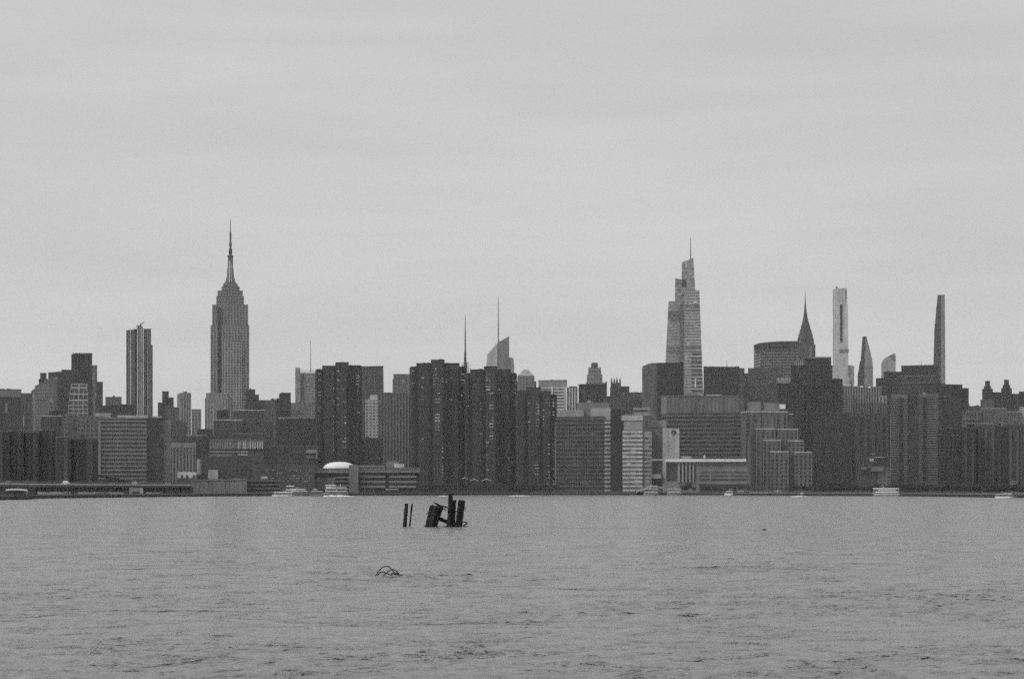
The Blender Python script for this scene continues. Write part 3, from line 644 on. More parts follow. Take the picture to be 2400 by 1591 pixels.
b.tier(1373, 1416, 896, 108, g=90, st='ribj', bay=5, dep=30, cap=False); b.tier(1375.5, 1412, 878, 110, g=90, yb=898, st='gridj', fh=5, bay=5, dep=28, cap=False); b.tier(1378, 1409.5, 861, 110, g=88, yb=880, st='gridj', fh=5, bay=5, dep=26, cap=False, tx=(1379, 1408.5))
b.loft('cupola', [(862, 1384, 1402), (858, 1385.5, 1401), (856, 1384, 1403), (855, 1385, 1401.5), (851, 1386, 1401), (850, 1387, 1400)], 84, v=12, n=10); b.tier(1415, 1422.5, 897, 88, st='plain', cap=False)
b.loft('pinnacle', [(898, 1418, 1423), (892, 1420.3, 1421)], 84, n=4)
b = B('gothic_tower', 'dark slender tower crowned by four pointed Gothic pinnacles', 2550, 1443)
b.tier(1430, 1456.5, 907, 78, g=68, st='ribj', bay=3.6, cap=False); b.tier(1431.5, 1455, 897, 78, g=68, st='ribj', bay=3.6, yb=908, dy=2, dep=14, cap=False)
for (x, y) in ((1433.5, 884.5), (1439.8, 885.5), (1446, 883.5), (1453.2, 884)): b.loft('pinnacle', [(908, x - 2.5, x + 2.5), (892, x - 1.8, x + 1.8), (y, x - .4, x + .4)], 72, v=4, n=4)
b = B('office_building', 'dark low box immediately right of the Gothic-topped tower', 2500, 1465)
b.tier(1455, 1475, 907.5, 74, st='gridj', fh=4)
b = B('office_building', 'broad grey building behind the gap left of the dark rounded tower', 2350, 1480)
b.tier(1454, 1510, 921.5, 86, g=76, st='ribj', bay=4, rc=2); b.tier(1440, 1480, 935, 82, g=74, dy=-5, fh=3.6); b.tier(1466, 1512, 938, 78, g=72, dy=-8, fh=3.6)
b = B('apartment_building', 'dark building showing through the gap beside the Gothic tower', 1900, 1440)
b.tier(1414, 1464, 930, 80, g=72, fh=3.2); b.tier(1424, 1462, 962, 66, g=60, fh=3.2, dy=-4)
# research campus by the river
b = B('research_building', 'dark glass riverfront building with a pale mechanical top and banded right flank', 1490, 1367)
b.tier(1303, 1417, 977, 88, g=64, st='band', fh=3.14, rb=.28, y2=975, cap=False, dep=22)
for k in range(20): b.block('mullion', 1305 + k * 5.7, 1305.9 + k * 5.7, 980, 1150, 66, v=-.5, dep=.6)
b.block('penthouse', 1305, 1368, 961, 977, 112, v=1, dep=10); b.block('penthouse', 1384, 1431, 956, 985, 116, v=1.5, dep=10); b.block('penthouse', 1367, 1386, 963, 977, 92, v=3, dep=8); b.block('penthouse', 1353, 1428, 944, 963, 94, v=8, dep=10)
b.block('roof_plant', 1376, 1385, 938, 945, 118, v=10, dep=3); b.block('corner_trim', 1300, 1303.3, 988, 1140, 90, v=-.5, dep=2)
b.tier(1417, 1431, 985, 124, g=66, st='band', fh=3.14, rb=.5, cap=False, dy=-.5, dep=18)
b = B('research_building', 'riverfront building with bright horizontal stripes and a solid pale upper wall', 1475, 1493)
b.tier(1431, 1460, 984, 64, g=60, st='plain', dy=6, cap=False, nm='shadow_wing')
b.tier(1459, 1506, 1007, 134, g=88, st='band', fh=3.16, rb=.42, cap=False, dep=24); b.tier(1462, 1506, 985, 108, st='plain', yb=1008, cap=False, dy=-.4, nm='wall'); b.block('penthouse', 1456, 1507, 973.5, 985, 124, v=-1, dep=10)
b.tier(1508, 1528, 1008, 116, g=84, st='band', fh=3.16, rb=.42, cap=False, dy=1, dep=20); b.block('recess_shade', 1505.5, 1509, 990, 1140, 80, v=0, dep=2)  # shade of the gap between the wings is put into a darker block
b.block('penthouse', 1484, 1524, 955, 961, 104, v=6, dep=10); b.block('penthouse', 1485, 1524, 965, 974, 106, v=6, dep=10); b.block('recess_shade', 1488, 1516, 960, 966, 70, v=7, dep=8); b.block('roof_rail', 1458, 1488, 970.5, 972, 100, v=3, dep=.6)  # dark block between the penthouses, shade in its colour
b = B('research_building', 'grey mid-rise block between the striped building and the pale logo slab', 1482, 1540)
b.tier(1526, 1554, 1004, 84, g=72, fh=3.2, rb=.6, y2=1001); b.block('penthouse', 1512, 1562, 985, 1003, 106, v=8, dep=10); b.block('penthouse', 1526, 1550, 1000, 1004, 76, v=4, dep=4)
b.block('entrance_canopy', 1527, 1550, 1111, 1121, 116, v=-6, dep=5)
b = B('logo_slab', 'pale blank tower slab with a dark round logo near the top', 1478, 1572)
b.tier(1553, 1592, 1003, 122, st='plain', y2=1005, nm='wall', cap=False)
for k in range(3): b.block('wall_panel', 1554 + k * 13, 1566.3 + k * 13, 1007, 1076, 118 + k * 4, v=-.3, dep=.4)
m = MB(); cx_, cz_ = b.u(1579), b.z(1013)
for k in range(16):
    a0, a1 = 2 * math.pi * k / 16, 2 * math.pi * (k + 1) / 16; ro = 1.9; ri = 1.0 if 2 < k < 14 else .3
    q = [(cx_ + r * math.cos(a), -.75, cz_ + r * math.sin(a)) for r, a in ((ri, a0), (ro, a0), (ro, a1), (ri, a1))]
    m.quadbox(*q, (0, .4, 0))
b.part('logo', m, wall_mat(.05))
b = B('hospital_pavilion', 'long low riverfront pavilion with a bright white roof fascia', 1440, 1655)
b.tier(1561, 1752, 1081, 98, g=74, st='plain', dep=24, cap=False, nm='wall'); b.block('fascia', 1558, 1749, 1075, 1082, 168, v=-2.5, dep=8); b.block('fascia', 1524, 1560, 1075, 1079, 120, v=-1, dep=6)
b.block('window', 1562, 1585.5, 1087, 1125, 68, v=-.5, dep=.7)
for k in range(5): b.block('pier', 1590 + k * 8.4, 1593.4 + k * 8.4, 1084, 1130, 116, v=-1.2, dep=1.6); b.block('slot', 1594.3 + k * 8.4, 1596.4 + k * 8.4, 1086, 1128, 66, v=-.4, dep=.5)
for (y0, y1, t) in ((1104, 1107.5, 76), (1112.5, 1116, 72), (1121, 1125.5, 70), (1089, 1091, 84)):
    for (x0, x1) in ((1641, 1662), (1667, 1707), (1711, 1751)): b.block('window', x0, x1, y0, y1, t, v=-.4, dep=.6)
b.block('base_wall', 1640, 1755, 1134, 1155, 66, v=-.6, dep=1.2); b.block('roof_plant', 1596, 1620, 1068, 1076, 102, v=6, dep=4)
b = B('dome', 'tiny white radar dome on the roof behind the white fascia', 1490, 1651)
b.loft('dome_shell', [(1076, 1649, 1653), (1070, 1648, 1654), (1067.5, 1649.3, 1652.7), (1066, 1650.6, 1651.4)], 190, v=2, n=10)
b = B('hospital_building', 'broad dark hospital with many fine horizontal bands and a blank grey top', 1580, 1650)
b.tier(1551, 1752, 969, 86, g=56, st='band', fh=3.3, rb=.42, cap=False, L=14, R=14, sd=12, dep=36, tx=None); b.tier(1549, 1744, 929, 90, st='plain', yb=970, dy=1, dep=30, L=12, R=12, sd=10, nm='mechanical_storeys')
for k in range(18): b.block('wall_panel', 1564 + k * 9.4, 1572.6 + k * 9.4, 932, 967, 86 + (k * 5) % 7, v=.6, dep=.6)
b.block('roof_plant', 1655, 1691, 925, 932, 138, v=3, dep=6); b.block('roof_plant', 1600, 1640, 924, 930, 84, v=9, dep=6)
b = B('rounded_tower', 'dark bulky tower with a paler rounded left facet, in front of the tapering glass tower', 2100, 1553)
b.outline('facet', [(1505, 1100), (1505, 859), (1510, 856.5), (1520, 852), (1530, 850), (1541, 850.5), (1541, 1100)], 92, v=4, dep=26)
b.tier(1540, 1602, 853, 68, g=62, st='gridj', fh=3.4, bay=4, y2=852, dep=30); b.block('roof_plant', 1560, 1577, 849, 853, 64, v=5)
for k in range(56): b.block('floor_edge', 1505.3, 1540.5, 863 + k * 4.3, 864.6 + k * 4.3, 100, v=3.4, dep=.7)
# tapering glass supertall
b = B('tapering_supertall', 'tallest tower at right, tapering glass with stepped slanted tops and a spire', 3250, 1603)
K = dict(cap=False, dep=48)
b.tier(1545, 1603, 706, 120, g=110, st='bandj', fh=5.0, rb=.42, tx=(1567, 1604), dy=2, **K)
b.tier(1598, 1657.5, 680, 130, g=104, st='bandj', fh=5.0, rb=.45, tx=(1604, 1639), dy=-1, y2=680, **K)
b.tier(1582, 1606, 652, 112, g=104, st='bandj', fh=6, rb=.35, yb=708, y2=656, tx=(1582.6, 1600), dy=6, **K)
b.tier(1597, 1630, 615, 118, g=112, st='bandj', fh=6, rb=.35, yb=690, y2=604, tx=(1598, 1625), dy=4, **K)
b.outline('recess_shade', [(1594, 925), (1594, 712), (1604, 709), (1603, 925)], 94, v=-1.4, dep=1.4)  # thin dark slab over the facade, painted as the shade of a recess
b.block('recess_shade', 1598.5, 1608, 655, 673, 82, v=3.2, dep=1.2)  # notch shade painted as a dark block on the face
for (x0, x1, y0, y1, t) in ((1567.5, 1593, 728, 738, 96), (1567, 1593, 741, 745, 100), (1605, 1639, 713, 719, 98), (1605, 1639.5, 725, 729, 100), (1563.5, 1594, 810, 813, 104), (1563.5, 1594, 818, 821, 104), (1605, 1642.5, 811, 815, 98), (1605, 1643, 822, 825, 98)): b.block('mechanical_band', x0, x1, y0, y1, t, v=-1.9, dep=1)
for k in range(10): b.block('louvre_panel', 1621, 1644 + k * .35, 828 + k * 9.6, 831.5 + k * 9.6, 80, v=-1.8, dep=1)
b.block('hoist', 1628.5, 1631.5, 886, 908, 150, v=-2.4, dep=1); b.block('penthouse', 1625, 1634, 706, 711, 160, v=-1.8, dep=1.2)
b.mast('spire', 1618.3, 0, 0, 0, 0, 104, v=20, n=6, pts=[(608, 3), (590, 2.4), (558, 1.2)])
b = B('dark_slab_tower', 'wide dark slab with two thin aerials right of the tapering supertall', 2350, 1690)
b.tier(1649, 1728, 861, 68, g=61, y2=862, st='gridj', fh=3.5, bay=4.5); b.tier(1724, 1745, 865, 82, g=70, st='gridj', fh=3.5, dy=2); b.mast('aerial', 1703.5, 846, 862, .8, 1.6, 80); b.mast('aerial', 1716, 848, 862, .4, .8, 110); b.block('roof_plant', 1724, 1733, 858.5, 862, 66, v=6)
b = B('wedge_slab_tower', 'broad wedge-shaped office slab with overhanging dark roof left of the needle spire', 3250, 1820)
b.tier(1767, 1871, 812, 114, g=66, st='band', fh=4.9, rb=.42, y2=802, cap=False, L=15, sd=22, dep=34)
b.outline('roof', [(1767, 816), (1766, 808), (1782, 803), (1820, 800), (1868, 799.5), (1871, 812), (1800, 814)], 66, v=-3, dep=34); b.block('crown', 1790, 1866, 812.5, 822, 84, v=-1.5, dep=2)
for k in range(20): b.block('mullion', 1784 + k * 4.2, 1784.9 + k * 4.2, 823, 900, 84, v=-1.2, dep=1.2)
b = B('office_building', 'large plain grey block below the wedge-shaped slab', 2400, 1780)
b.tier(1738, 1760, 877, 84, g=74, st='gridj', fh=4); b.tier(1753, 1835, 865, 84, g=74, st='gridj', fh=4, y2=863, dy=-2); b.tier(1745, 1830, 905, 82, g=72, st='gridj', fh=3.6, dy=-6)
# needle-spired Art Deco tower
b = B('needle_spire_tower', 'dark Art Deco tower whose curved crown sweeps into a needle spire', 3350, 1888)
b.tier(1867.5, 1910.5, 806, 94, g=76, st='gridj', fh=4.2, bay=4.5, rb=.3, rp=.5, dep=32, cap=False, L=6, R=6)
b.block('pier', 1896, 1903, 812, 850, 104, v=-1, dep=1)
b.loft('crown', [(810, 1868.5, 1908.5), (795, 1869, 1907.2), (794.6, 1870.2, 1906), (784, 1871.8, 1904.4), (783.6, 1872.9, 1903.3), (773, 1875, 1901), (772.6, 1876, 1900), (762, 1878.2, 1898), (761.6, 1879, 1897.2), (747, 1882, 1893.4), (730, 1884.5, 1890.5), (716, 1885.6, 1889.2), (700, 1886.3, 1888.1), (681, 1886.8, 1887.6)], 86, v=16, n=8, rot=math.pi / 8)
for (y, wd, nn_) in ((801, 31, 6), (790, 27, 5), (779, 21, 4), (768, 15, 3), (757, 9, 2)):      # rows of triangular dormer windows in the crown arcs
    for k in range(nn_):
        x = 1887.8 + (k - (nn_ - 1) / 2) * wd / nn_; m = MB(); v_ = 16 - (wd + 4) / 2 * 3350 / F * .98
        m.quadbox((b.u(x - 1.9, v_), v_, b.z(y + 2.6, v_)), (b.u(x + 1.9, v_), v_, b.z(y + 2.6, v_)), (b.u(x + .3, v_), v_, b.z(y - 3, v_)), (b.u(x - .3, v_), v_, b.z(y - 3, v_)), (0, 3, 0)); b.part('dormer', m, wall_mat(albedo(112, 3350)))
for x in (1871, 1904.5): b.loft('corner_ornament', [(812, x - 1.6, x + 1.6), (802, x - 1.3, x + 1.3), (799, x - .3, x + .3)], 92, v=2, n=4)
b = B('dark_tower', 'tall near-black tower with a raised top block, below the needle spire', 2050, 1915)
b.tier(1886, 1948, 839, 68, g=62, st='gridj', fh=3.4, bay=4, capw=100); b.tier(1854, 1951.5, 859, 62, g=58, st='gridj', fh=3.4, bay=4, dy=-4); b.tier(1948, 1975, 891, 66, g=60, st='gridj', fh=3.4, dy=-2, rc=2)
b = B('office_tower', 'narrow tower with a pale louvred crown left of the near-black tower', 2150, 1842)
b.tier(1822, 1858, 898, 62, g=58, fh=3.4, cap=False); b.tier(1821, 1855, 885, 122, g=98, st='rib', yb=898, bay=2.4, cap=False, dy=-1)
b = B('crown_block', 'small pale ribbed crown against the foot of the needle-spired tower', 2500, 1871)
b.tier(1861, 1881.5, 844, 118, g=84, st='rib', bay=2.8, yb=861, cap=False); b.tier(1857, 1882, 860, 90, st='plain', cap=False)
b = B('slender_tower', 'very slender pale tower with a long dark vertical slot', 3950, 1970)
b.tier(1953, 1988, 676, 138, g=120, st='gridj', fh=5, bay=6, rb=.5, rp=.5, tx=(1952, 1985), cap=False, L=13, dep=40, y2=675)
b.tier(1964, 1989, 713, 145, st='plain', yb=902, dy=-2, dep=20, tx=(1964, 1987), cap=False, nm='front_wall')
b.block('window', 1968.6, 1974.2, 713.5, 801, 84, v=-3.4, dep=1.5); b.block('window', 1981.5, 1984.3, 680, 701, 92, v=-.6, dep=.8); b.block('mechanical_band', 1967, 1989.6, 818, 826, 112, v=-3, dep=1.4)
b.mast('crane', 1961, 671.5, 676, 4, 4, 88); b.tier(1988, 2004, 855, 140, g=120, st='ribj', bay=5, y2=857, tx=(1988, 2002), cap=False, dy=2); b.loft('roof_dome', [(905, 1981, 1998), (890, 1982, 1997), (885, 1986, 1993)], 122, v=-14, n=10)
b = B('pointed_tower', 'dark-edged faceted tower narrowing to a flat sliver top', 3900, 2028)
b.outline('facet', [(2007.5, 925), (2010, 880), (2015.5, 846), (2017, 845), (2021.5, 789), (2028, 788), (2025, 860), (2022, 925)], 84, v=0, dep=30)
b.outline('facet', [(2021, 925), (2024, 860), (2027, 788), (2031, 788.5), (2037, 812), (2044, 841), (2046, 860), (2047.5, 925)], 112, v=1.5, dep=28)
for k in range(22): b.block('floor_edge', 2025, 2031 + min(14, k * 1.1), 800 + k * 5, 801.4 + k * 5, 122, v=.9, dep=.7)
b = B('curved_top_tower', 'pale tower with a roof curving up to a point on the right', 3850, 2083)
b.outline('glazing', [(2065, 925), (2065.3, 856), (2067, 848), (2071, 841), (2082, 834.5), (2095, 828.3), (2098.7, 830), (2101, 925)], 122, v=0, dep=34)
for k in range(15): b.block('floor_edge', 2065.8 + (5 if k < 2 else 0), 2100, 842 + k * 4.6, 843.6 + k * 4.6, 136, v=-.7, dep=.8)
b.outline('crown', [(2085, 833.5), (2095, 828.3), (2098.7, 830), (2099.5, 846), (2090, 842)], 106, v=-1.2, dep=1)
b = B('office_building', 'dark stepped blocks in front of the curved-top tower', 2600, 2082)
b.tier(2053, 2074, 888, 72, g=64, st='gridj', fh=4); b.tier(2071, 2113, 873, 72, g=64, st='gridj', fh=4, dy=-3, rc=1)
b = B('office_slab', 'wide dark flat slab with two thin aerials beside the leaning slender tower', 2550, 2155)
b.tier(2112.5, 2198.5, 859, 68, g=61, y2=857, st='gridj', fh=4, bay=5); b.mast('aerial', 2159, 845, 858, .6, 1.6, 90); b.mast('aerial', 2170, 849, 858, .5, 1, 110); b.mast('aerial', 2152, 850, 858, .4, .8, 110)
b.block('spandrel', 2106, 2198, 880, 883, 88, v=-1, dep=1.5); b.tier(2100, 2200, 886, 76, g=68, st='gridj', fh=4, dy=-5); b.block('spandrel', 2104, 2196, 896, 898.4, 90, v=-6.4, dep=1.5)
b = B('slender_tower', 'very slender tower leaning in by steps on its left side, far right', 4200, 2204)
b.outline('facet', [(2187.6, 925), (2188, 850), (2189.8, 774), (2191, 760), (2192.6, 747), (2194, 725), (2196, 710), (2197.5, 691.5), (2207, 691), (2204, 925)], 88, v=1, dep=26)
b.outline('facet', [(2203, 925), (2206.5, 691), (2214.3, 690.5), (2215.2, 780), (2216.3, 925)], 112, v=0, dep=28)
b.block('mechanical_band', 2189, 2200, 838.5, 841, 76, v=.3, dep=.6)
for k in range(34): b.block('floor_edge', 2204.8 + .02 * k, 2214.6, 697 + k * 6.2, 698.6 + k * 6.2, 120, v=-.6, dep=.7)
b = B('dark_slab_tower', 'huge near-black slab tower right of the hump-topped banded apartment tower', 1980, 2200)
b.tier(2142, 2255.5, 900, 68, g=59, y2=903, st='gridj', fh=3.6, bay=5, rp=.3, rb=.4, dep=20); b.tier(2255, 2270.5, 911, 70, g=63, st='gridj', fh=3.6, dy=2)
b = B('apartment_building', 'pale-speckled wide ribbed building with bright roof bits under the pointed tower', 2400, 2022)
b.tier(1974, 2066, 907, 104, g=74, st='rib', bay=3.3, rp=.45, y2=908); b.tier(2060, 2078, 930, 120, g=84, st='ribj', bay=4, dy=-3); b.block('roof_plant', 2016, 2023, 904, 908, 190, v=-1, dep=3); b.block('roof_plant', 2034, 2041, 905, 909, 170, v=-1, dep=3)
b.block('roof_rail', 1975, 1994, 901, 903, 150, v=-1, dep=2); b.tier(1974, 2000, 928, 96, g=70, st='gridj', fh=3.4, dy=-6); b.tier(1998, 2074, 945, 88, g=70, st='ribj', bay=3.4, dy=-9)
b = B('apartment_building', 'dark building with shallow vertical bays below the pale-speckled ribbed building', 1800, 2040)
b.tier(1976, 2089, 969, 76, g=62, st='grid', fh=2.9, bay=4, rb=.3, rp=.5); b.block('corner_trim', 2086.5, 2088.5, 972, 1130, 98, v=-1, dep=1.5)
for x in (1990, 2008, 2026, 2044, 2062): b.block('bay_wall', x, x + 7, 974, 1120, 74, v=-2, dep=2.2)
b = B('apartment_building', 'very dark long wall-like building right of the stepped terraces', 1620, 1950)
b.tier(1878, 1940, 905, 60, g=57, st='gridj', fh=2.9, dy=30, rp=.2); b.tier(1905, 1996, 968, 67, g=57, st='grid', fh=2.8, bay=3.6, rb=.35, rp=.3, rc=2, capw=72)
b = B('brick_building', 'low jumble of pale-roofed buildings at the foot of the dark ribbed building', 1500, 2040)
b.tier(2006, 2060, 1096, 76, g=68, fh=2.9, rc=2); b.tier(2058, 2088, 1100, 84, g=74, fh=2.9, dy=-3); b.block('penthouse', 2038, 2048, 1074, 1081, 126, v=-2, dep=3); b.block('roof_plant', 2050, 2073, 1070, 1072.6, 104, v=0, dep=3)
b.block('penthouse', 2018, 2032, 1094, 1101, 92, v=-4, dep=3); b.block('penthouse', 2042, 2072, 1093, 1104, 90, v=-5, dep=3); b.block('roof_plant', 2038, 2052, 1062, 1064, 96, v=2, dep=3); b.tier(2032, 2084, 1073, 74, g=66, fh=2.9, dy=4)
b = B('banded_apartment_tower', 'wide apartment tower with fine pale balcony bands and a humped roof', 1700, 2144)
b.tier(2088, 2127, 924, 88, g=60, st='band', fh=2.13, rb=.42, cap=False, dep=22, top=4); b.tier(2127, 2153, 918, 72, g=58, st='band', fh=2.13, rb=.3, cap=False, dy=1.5, dep=20); b.tier(2153, 2200, 923, 90, g=60, st='band', fh=2.13, rb=.42, cap=False, dep=22, top=3)
b.outline('roof', [(2104, 926), (2108, 912), (2116, 903), (2128, 899.5), (2142, 900), (2156, 905), (2166, 916), (2170, 926)], 74, v=3, dep=14)
for k in range(8): b.block('mullion', 2108 + k * 2.4 + (45 if k > 3 else 0), 2109 + k * 2.4 + (45 if k > 3 else 0), 930, 1130, 66, v=-1, dep=1)
b.block('roof_plant', 2164, 2169, 921, 923, 170, v=2, dep=2)
# stepped terraces
b = B('stepped_building', 'terraced building of stepped boxes, each edged with a pale coping', 1500, 1820)
C_ = 112
b.tier(1737, 1846, 966, 82, g=62, st='grid', fh=2.9, bay=4.6, rb=.3, rp=.5, capw=130, L=10); b.tier(1845, 1858.5, 971, 74, g=64, fh=2.9, capw=124, dy=1)
for (x0, x1, y, dy) in ((1772, 1817, 1006, -4), (1822, 1870, 1007, -3), (1788, 1830, 1033, -8), (1846, 1883.5, 1034, -7), (1805, 1848, 1060, -12), (1862, 1903.5, 1061, -11)):
    b.tier(x0, x1, y, 84, g=62, st='grid', fh=2.9, bay=3.4, rb=.3, rp=.5, capw=132, dy=dy, dep=16); b.block('corner_trim', x1 - 1.4, x1 + .2, y + 2, min(1140, y + 80), 96, v=dy - .7, dep=1)
for (x0, x1, y) in ((1740, 1770, 985), (1752, 1772, 1020), (1775, 0, 974), (1790, 0, 974), (1806, 0, 974), (1829, 0, 974)): b.block('bay_wall', x0, x0 + 8, y, 1140 if x1 else 1006, 86, v=-1.2, dep=1.6)
b.block('penthouse', 1752, 1784, 941, 962, 96, v=6); b.block('penthouse', 1790, 1828, 944, 963, 94, v=7); b.block('penthouse', 1827, 1841, 947, 958, 152, v=4, dep=4)
# far right
b = B('twin_cap_building', 'dark building with two matching stepped turrets, at the far right', 2450, 2335)
for (x, y) in ((2315, 0), (2359.5, -3)):
    b.tier(x - 13, x + 12, 911 + y * .6, 70, g=62, st='gridj', fh=3.6, dy=-3, dep=18, cap=False); b.tier(x - 9, x + 8, 905 + y, 68, st='plain', yb=912, dy=-1, dep=14, cap=False, nm='turret'); b.tier(x - 6.5, x + 5.5, 895 + y, 66, st='plain', yb=906, dep=12, tx=(x - 6, x + 5), cap=True, nm='turret')
b.tier(2298, 2330, 939, 86, g=74, st='gridj', fh=3.6, dy=-5, rc=1); b.tier(2326, 2352, 921.5, 74, g=66, st='gridj', fh=3.6, dy=1, rc=1); b.tier(2370, 2391, 925, 76, g=68, st='gridj', fh=3.6, dy=1); b.tier(2388, 2470, 920, 74, g=66, st='gridj', fh=3.6, dy=3)
b = B('apartment_building', 'jagged grey rooftops left of the twin-turret building', 2200, 2276)
b.tier(2255, 2272, 948, 104, g=90, fh=3.3, dy=2); b.tier(2272, 2298, 954, 78, g=70, fh=3.3, rc=3)
b = B('apartment_building', 'wide mid-grey building with faint pale ledges below the twin turrets', 1850, 2335)
b.tier(2255, 2300, 966, 82, g=70, fh=3, capw=96, rc=2); b.tier(2298, 2360, 958, 88, g=74, fh=3, dy=2, capw=110); b.tier(2358, 2392, 966, 84, g=72, fh=3, dy=-2, capw=108); b.tier(2390, 2480, 955, 128, g=98, st='gridj', fh=3, dy=4)
b.block('spandrel', 2258, 2296, 980, 982.5, 100, v=-1.5, dep=1.6); b.block('spandrel', 2262, 2325, 990, 992.5, 98, v=-3, dep=1.6)
GR = 'dark riverside apartment blocks at the right end'
for (x0, x1, y, t, lab) in [(2255, 2288, 1004, 62, 'dark narrow apartment block right of the near-black slab'),
    (2286, 2336, 996, 72, 'grey-faced apartment block with shallow vertical bays, second of the right end'),
    (2334, 2362, 1000, 62, 'very dark narrow apartment block between two paler right-end blocks'),
    (2360, 2402, 996, 70, 'paler apartment block with vertical bays near the right edge'),
    (2402, 2475, 994, 62, 'dark apartment block cut by the right edge of the picture')]:
    b = B('apartment_block', lab, 1400 + (x0 % 7) * 4, (x0 + x1) / 2, group=GR)
    b.tier(x0, x1, y, t, g=t - 8, st='grid', fh=2.75, bay=3.0, rb=.45, rp=.5, rc=2, L=6 if t > 65 else 0, capw=t + 8)
    for k in range(int((x1 - x0) / 16)): b.block('bay_wall', x0 + 6 + k * 16, x0 + 12 + k * 16, y + 10, 1140, t + 7, v=-1.4, dep=1.6)
b = B('apartment_block', 'dark riverside block in front of the near-black slab tower', 1520, 2215)
b.tier(2198, 2258, 1010, 60, g=57, st='grid', fh=2.8, rb=.3, rp=.3, rc=1)
b = B('brick_building', 'low dark building by the road behind the three-deck ferry', 1340, 2150)
b.tier(2090, 2260, 1136, 66, g=60, st='grid', fh=2.8, rc=4, dep=14)
b = B('kiosk', 'small pale cube building low at the far right', 1290, 2375)
b.tier(2369, 2381, 1129, 96, st='plain', dep=5); b.block('doorway', 2373, 2376, 1134, 1140, 62, v=-.4, dep=.3)

for (x0, x1, y, Y, lab) in [(-190, -64, 990, 1300, 'brick block beyond the left edge of the picture, nearest to it'), (-330, -196, 930, 1700, 'tall grey block beyond the left edge of the picture, farther out'),
    (-200, -45, 940, 2600, 'wide distant block behind the brick block beyond the left edge'), (2478, 2600, 985, 1450, 'brick block beyond the right edge of the picture, nearest to it'), (2606, 2760, 930, 1800, 'tall dark block beyond the right edge of the picture, farther out'), (2474, 2700, 950, 2700, 'wide distant block behind the brick block beyond the right edge')]:
    b = B('apartment_block', lab, Y, (x0 + x1) / 2); b.tier(x0, x1, y, 74, g=64, fh=3, bay=3.6, st='gridj')
# ================================================================ the elevated highway and the shore strip
def strip(m, pa, pb, off, y0, y1, th, step=None):
    """a wall segment parallel to the quay between two picture columns; y0/y1 top and bottom heights in metres"""
    n = max(2, int((pb - pa) / 30)); P = []
    for i in range(n + 1):
        p = pa + (pb - pa) * i / n; Y = shore_depth(p) + off; P.append(Vector((WX(p, Y), Y, 0)))
    for a, b in zip(P[:-1], P[1:]):
        d = (b - a).normalized(); nr = Vector((d.y, -d.x, 0))
        m.quadbox(a + Vector((0, 0, y1)), b + Vector((0, 0, y1)), b + Vector((0, 0, y0)), a + Vector((0, 0, y0)), -nr * th)
hw = thing('elevated_highway', 'long elevated highway deck on dark columns along the left shore', 'highway', (WX(220, 1010), 1010, 0))
def hpart(name, m, mat, kind=None):
    me = m.mesh(name, mat); me.transform(Matrix.Translation(-hw.location)); return link(name, me, hw, kind=kind)
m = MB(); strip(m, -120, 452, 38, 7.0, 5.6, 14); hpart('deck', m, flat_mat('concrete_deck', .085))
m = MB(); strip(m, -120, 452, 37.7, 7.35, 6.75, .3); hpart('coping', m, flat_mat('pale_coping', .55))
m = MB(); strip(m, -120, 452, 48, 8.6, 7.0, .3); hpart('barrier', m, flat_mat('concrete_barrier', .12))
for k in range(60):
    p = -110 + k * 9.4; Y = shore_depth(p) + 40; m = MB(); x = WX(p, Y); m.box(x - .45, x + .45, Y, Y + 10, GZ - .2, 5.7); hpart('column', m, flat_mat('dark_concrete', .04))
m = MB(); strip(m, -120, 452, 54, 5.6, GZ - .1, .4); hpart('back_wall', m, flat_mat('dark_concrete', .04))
cars = []
for k, p in enumerate([18, 60, 96, 154, 205, 262, 315, 348, 392, 428]):       # vehicles on the deck
    Y = shore_depth(p) + 43; e = thing('car', ['small pale car on the elevated highway behind the white-roofed landing', 'grey car on the elevated highway just right of the white-roofed landing', 'dark car on the elevated highway left of the highway\'s brightest van', 'bright white van on the elevated highway below the wide dark brick block', 'dark car on the elevated highway right of the bright van', 'grey car on the elevated highway below the banded hospital', 'pale van on the elevated highway above the grey shore ramp', 'dark car on the elevated highway right of the shore ramp', 'pale car on the elevated highway below the hospital end wall', 'grey car near the right end of the elevated highway'][k], 'car', (WX(p, Y), Y, 7.0), .1, 'vehicles on the elevated highway')
    t = [.16, .1, .04, .7, .04, .1, .3, .04, .2, .1][k]; h = 2.1 if k in (3, 6) else 1.4; m = MB()
    m.loft([[(a, b_, z) for a, b_ in ((-2.2, -.9), (2.2, -.9), (2.2, .9), (-2.2, .9))] for z in (.35, .95)]); m.loft([[(-1.6, -.85, .95), (1.5, -.85, .95), (1.5, .85, .95), (-1.6, .85, .95)], [(-1.2, -.7, h), (.9, -.7, h), (.9, .7, h), (-1.2, .7, h)]])
    link('body', m.mesh('body', flat_mat('car_paint', t, rough=.3)), e)
    for sx in (-1.35, 1.35):
        for sy in (-.85, .85):
            m = MB(); m.loft([[(sx + .34 * math.cos(a * 1.047), sy + d, .34 + .34 * math.sin(a * 1.047)) for a in range(6)] for d in (-.1, .1)]); link('wheel', m.mesh('wheel', flat_mat('tyre', .02)), e)
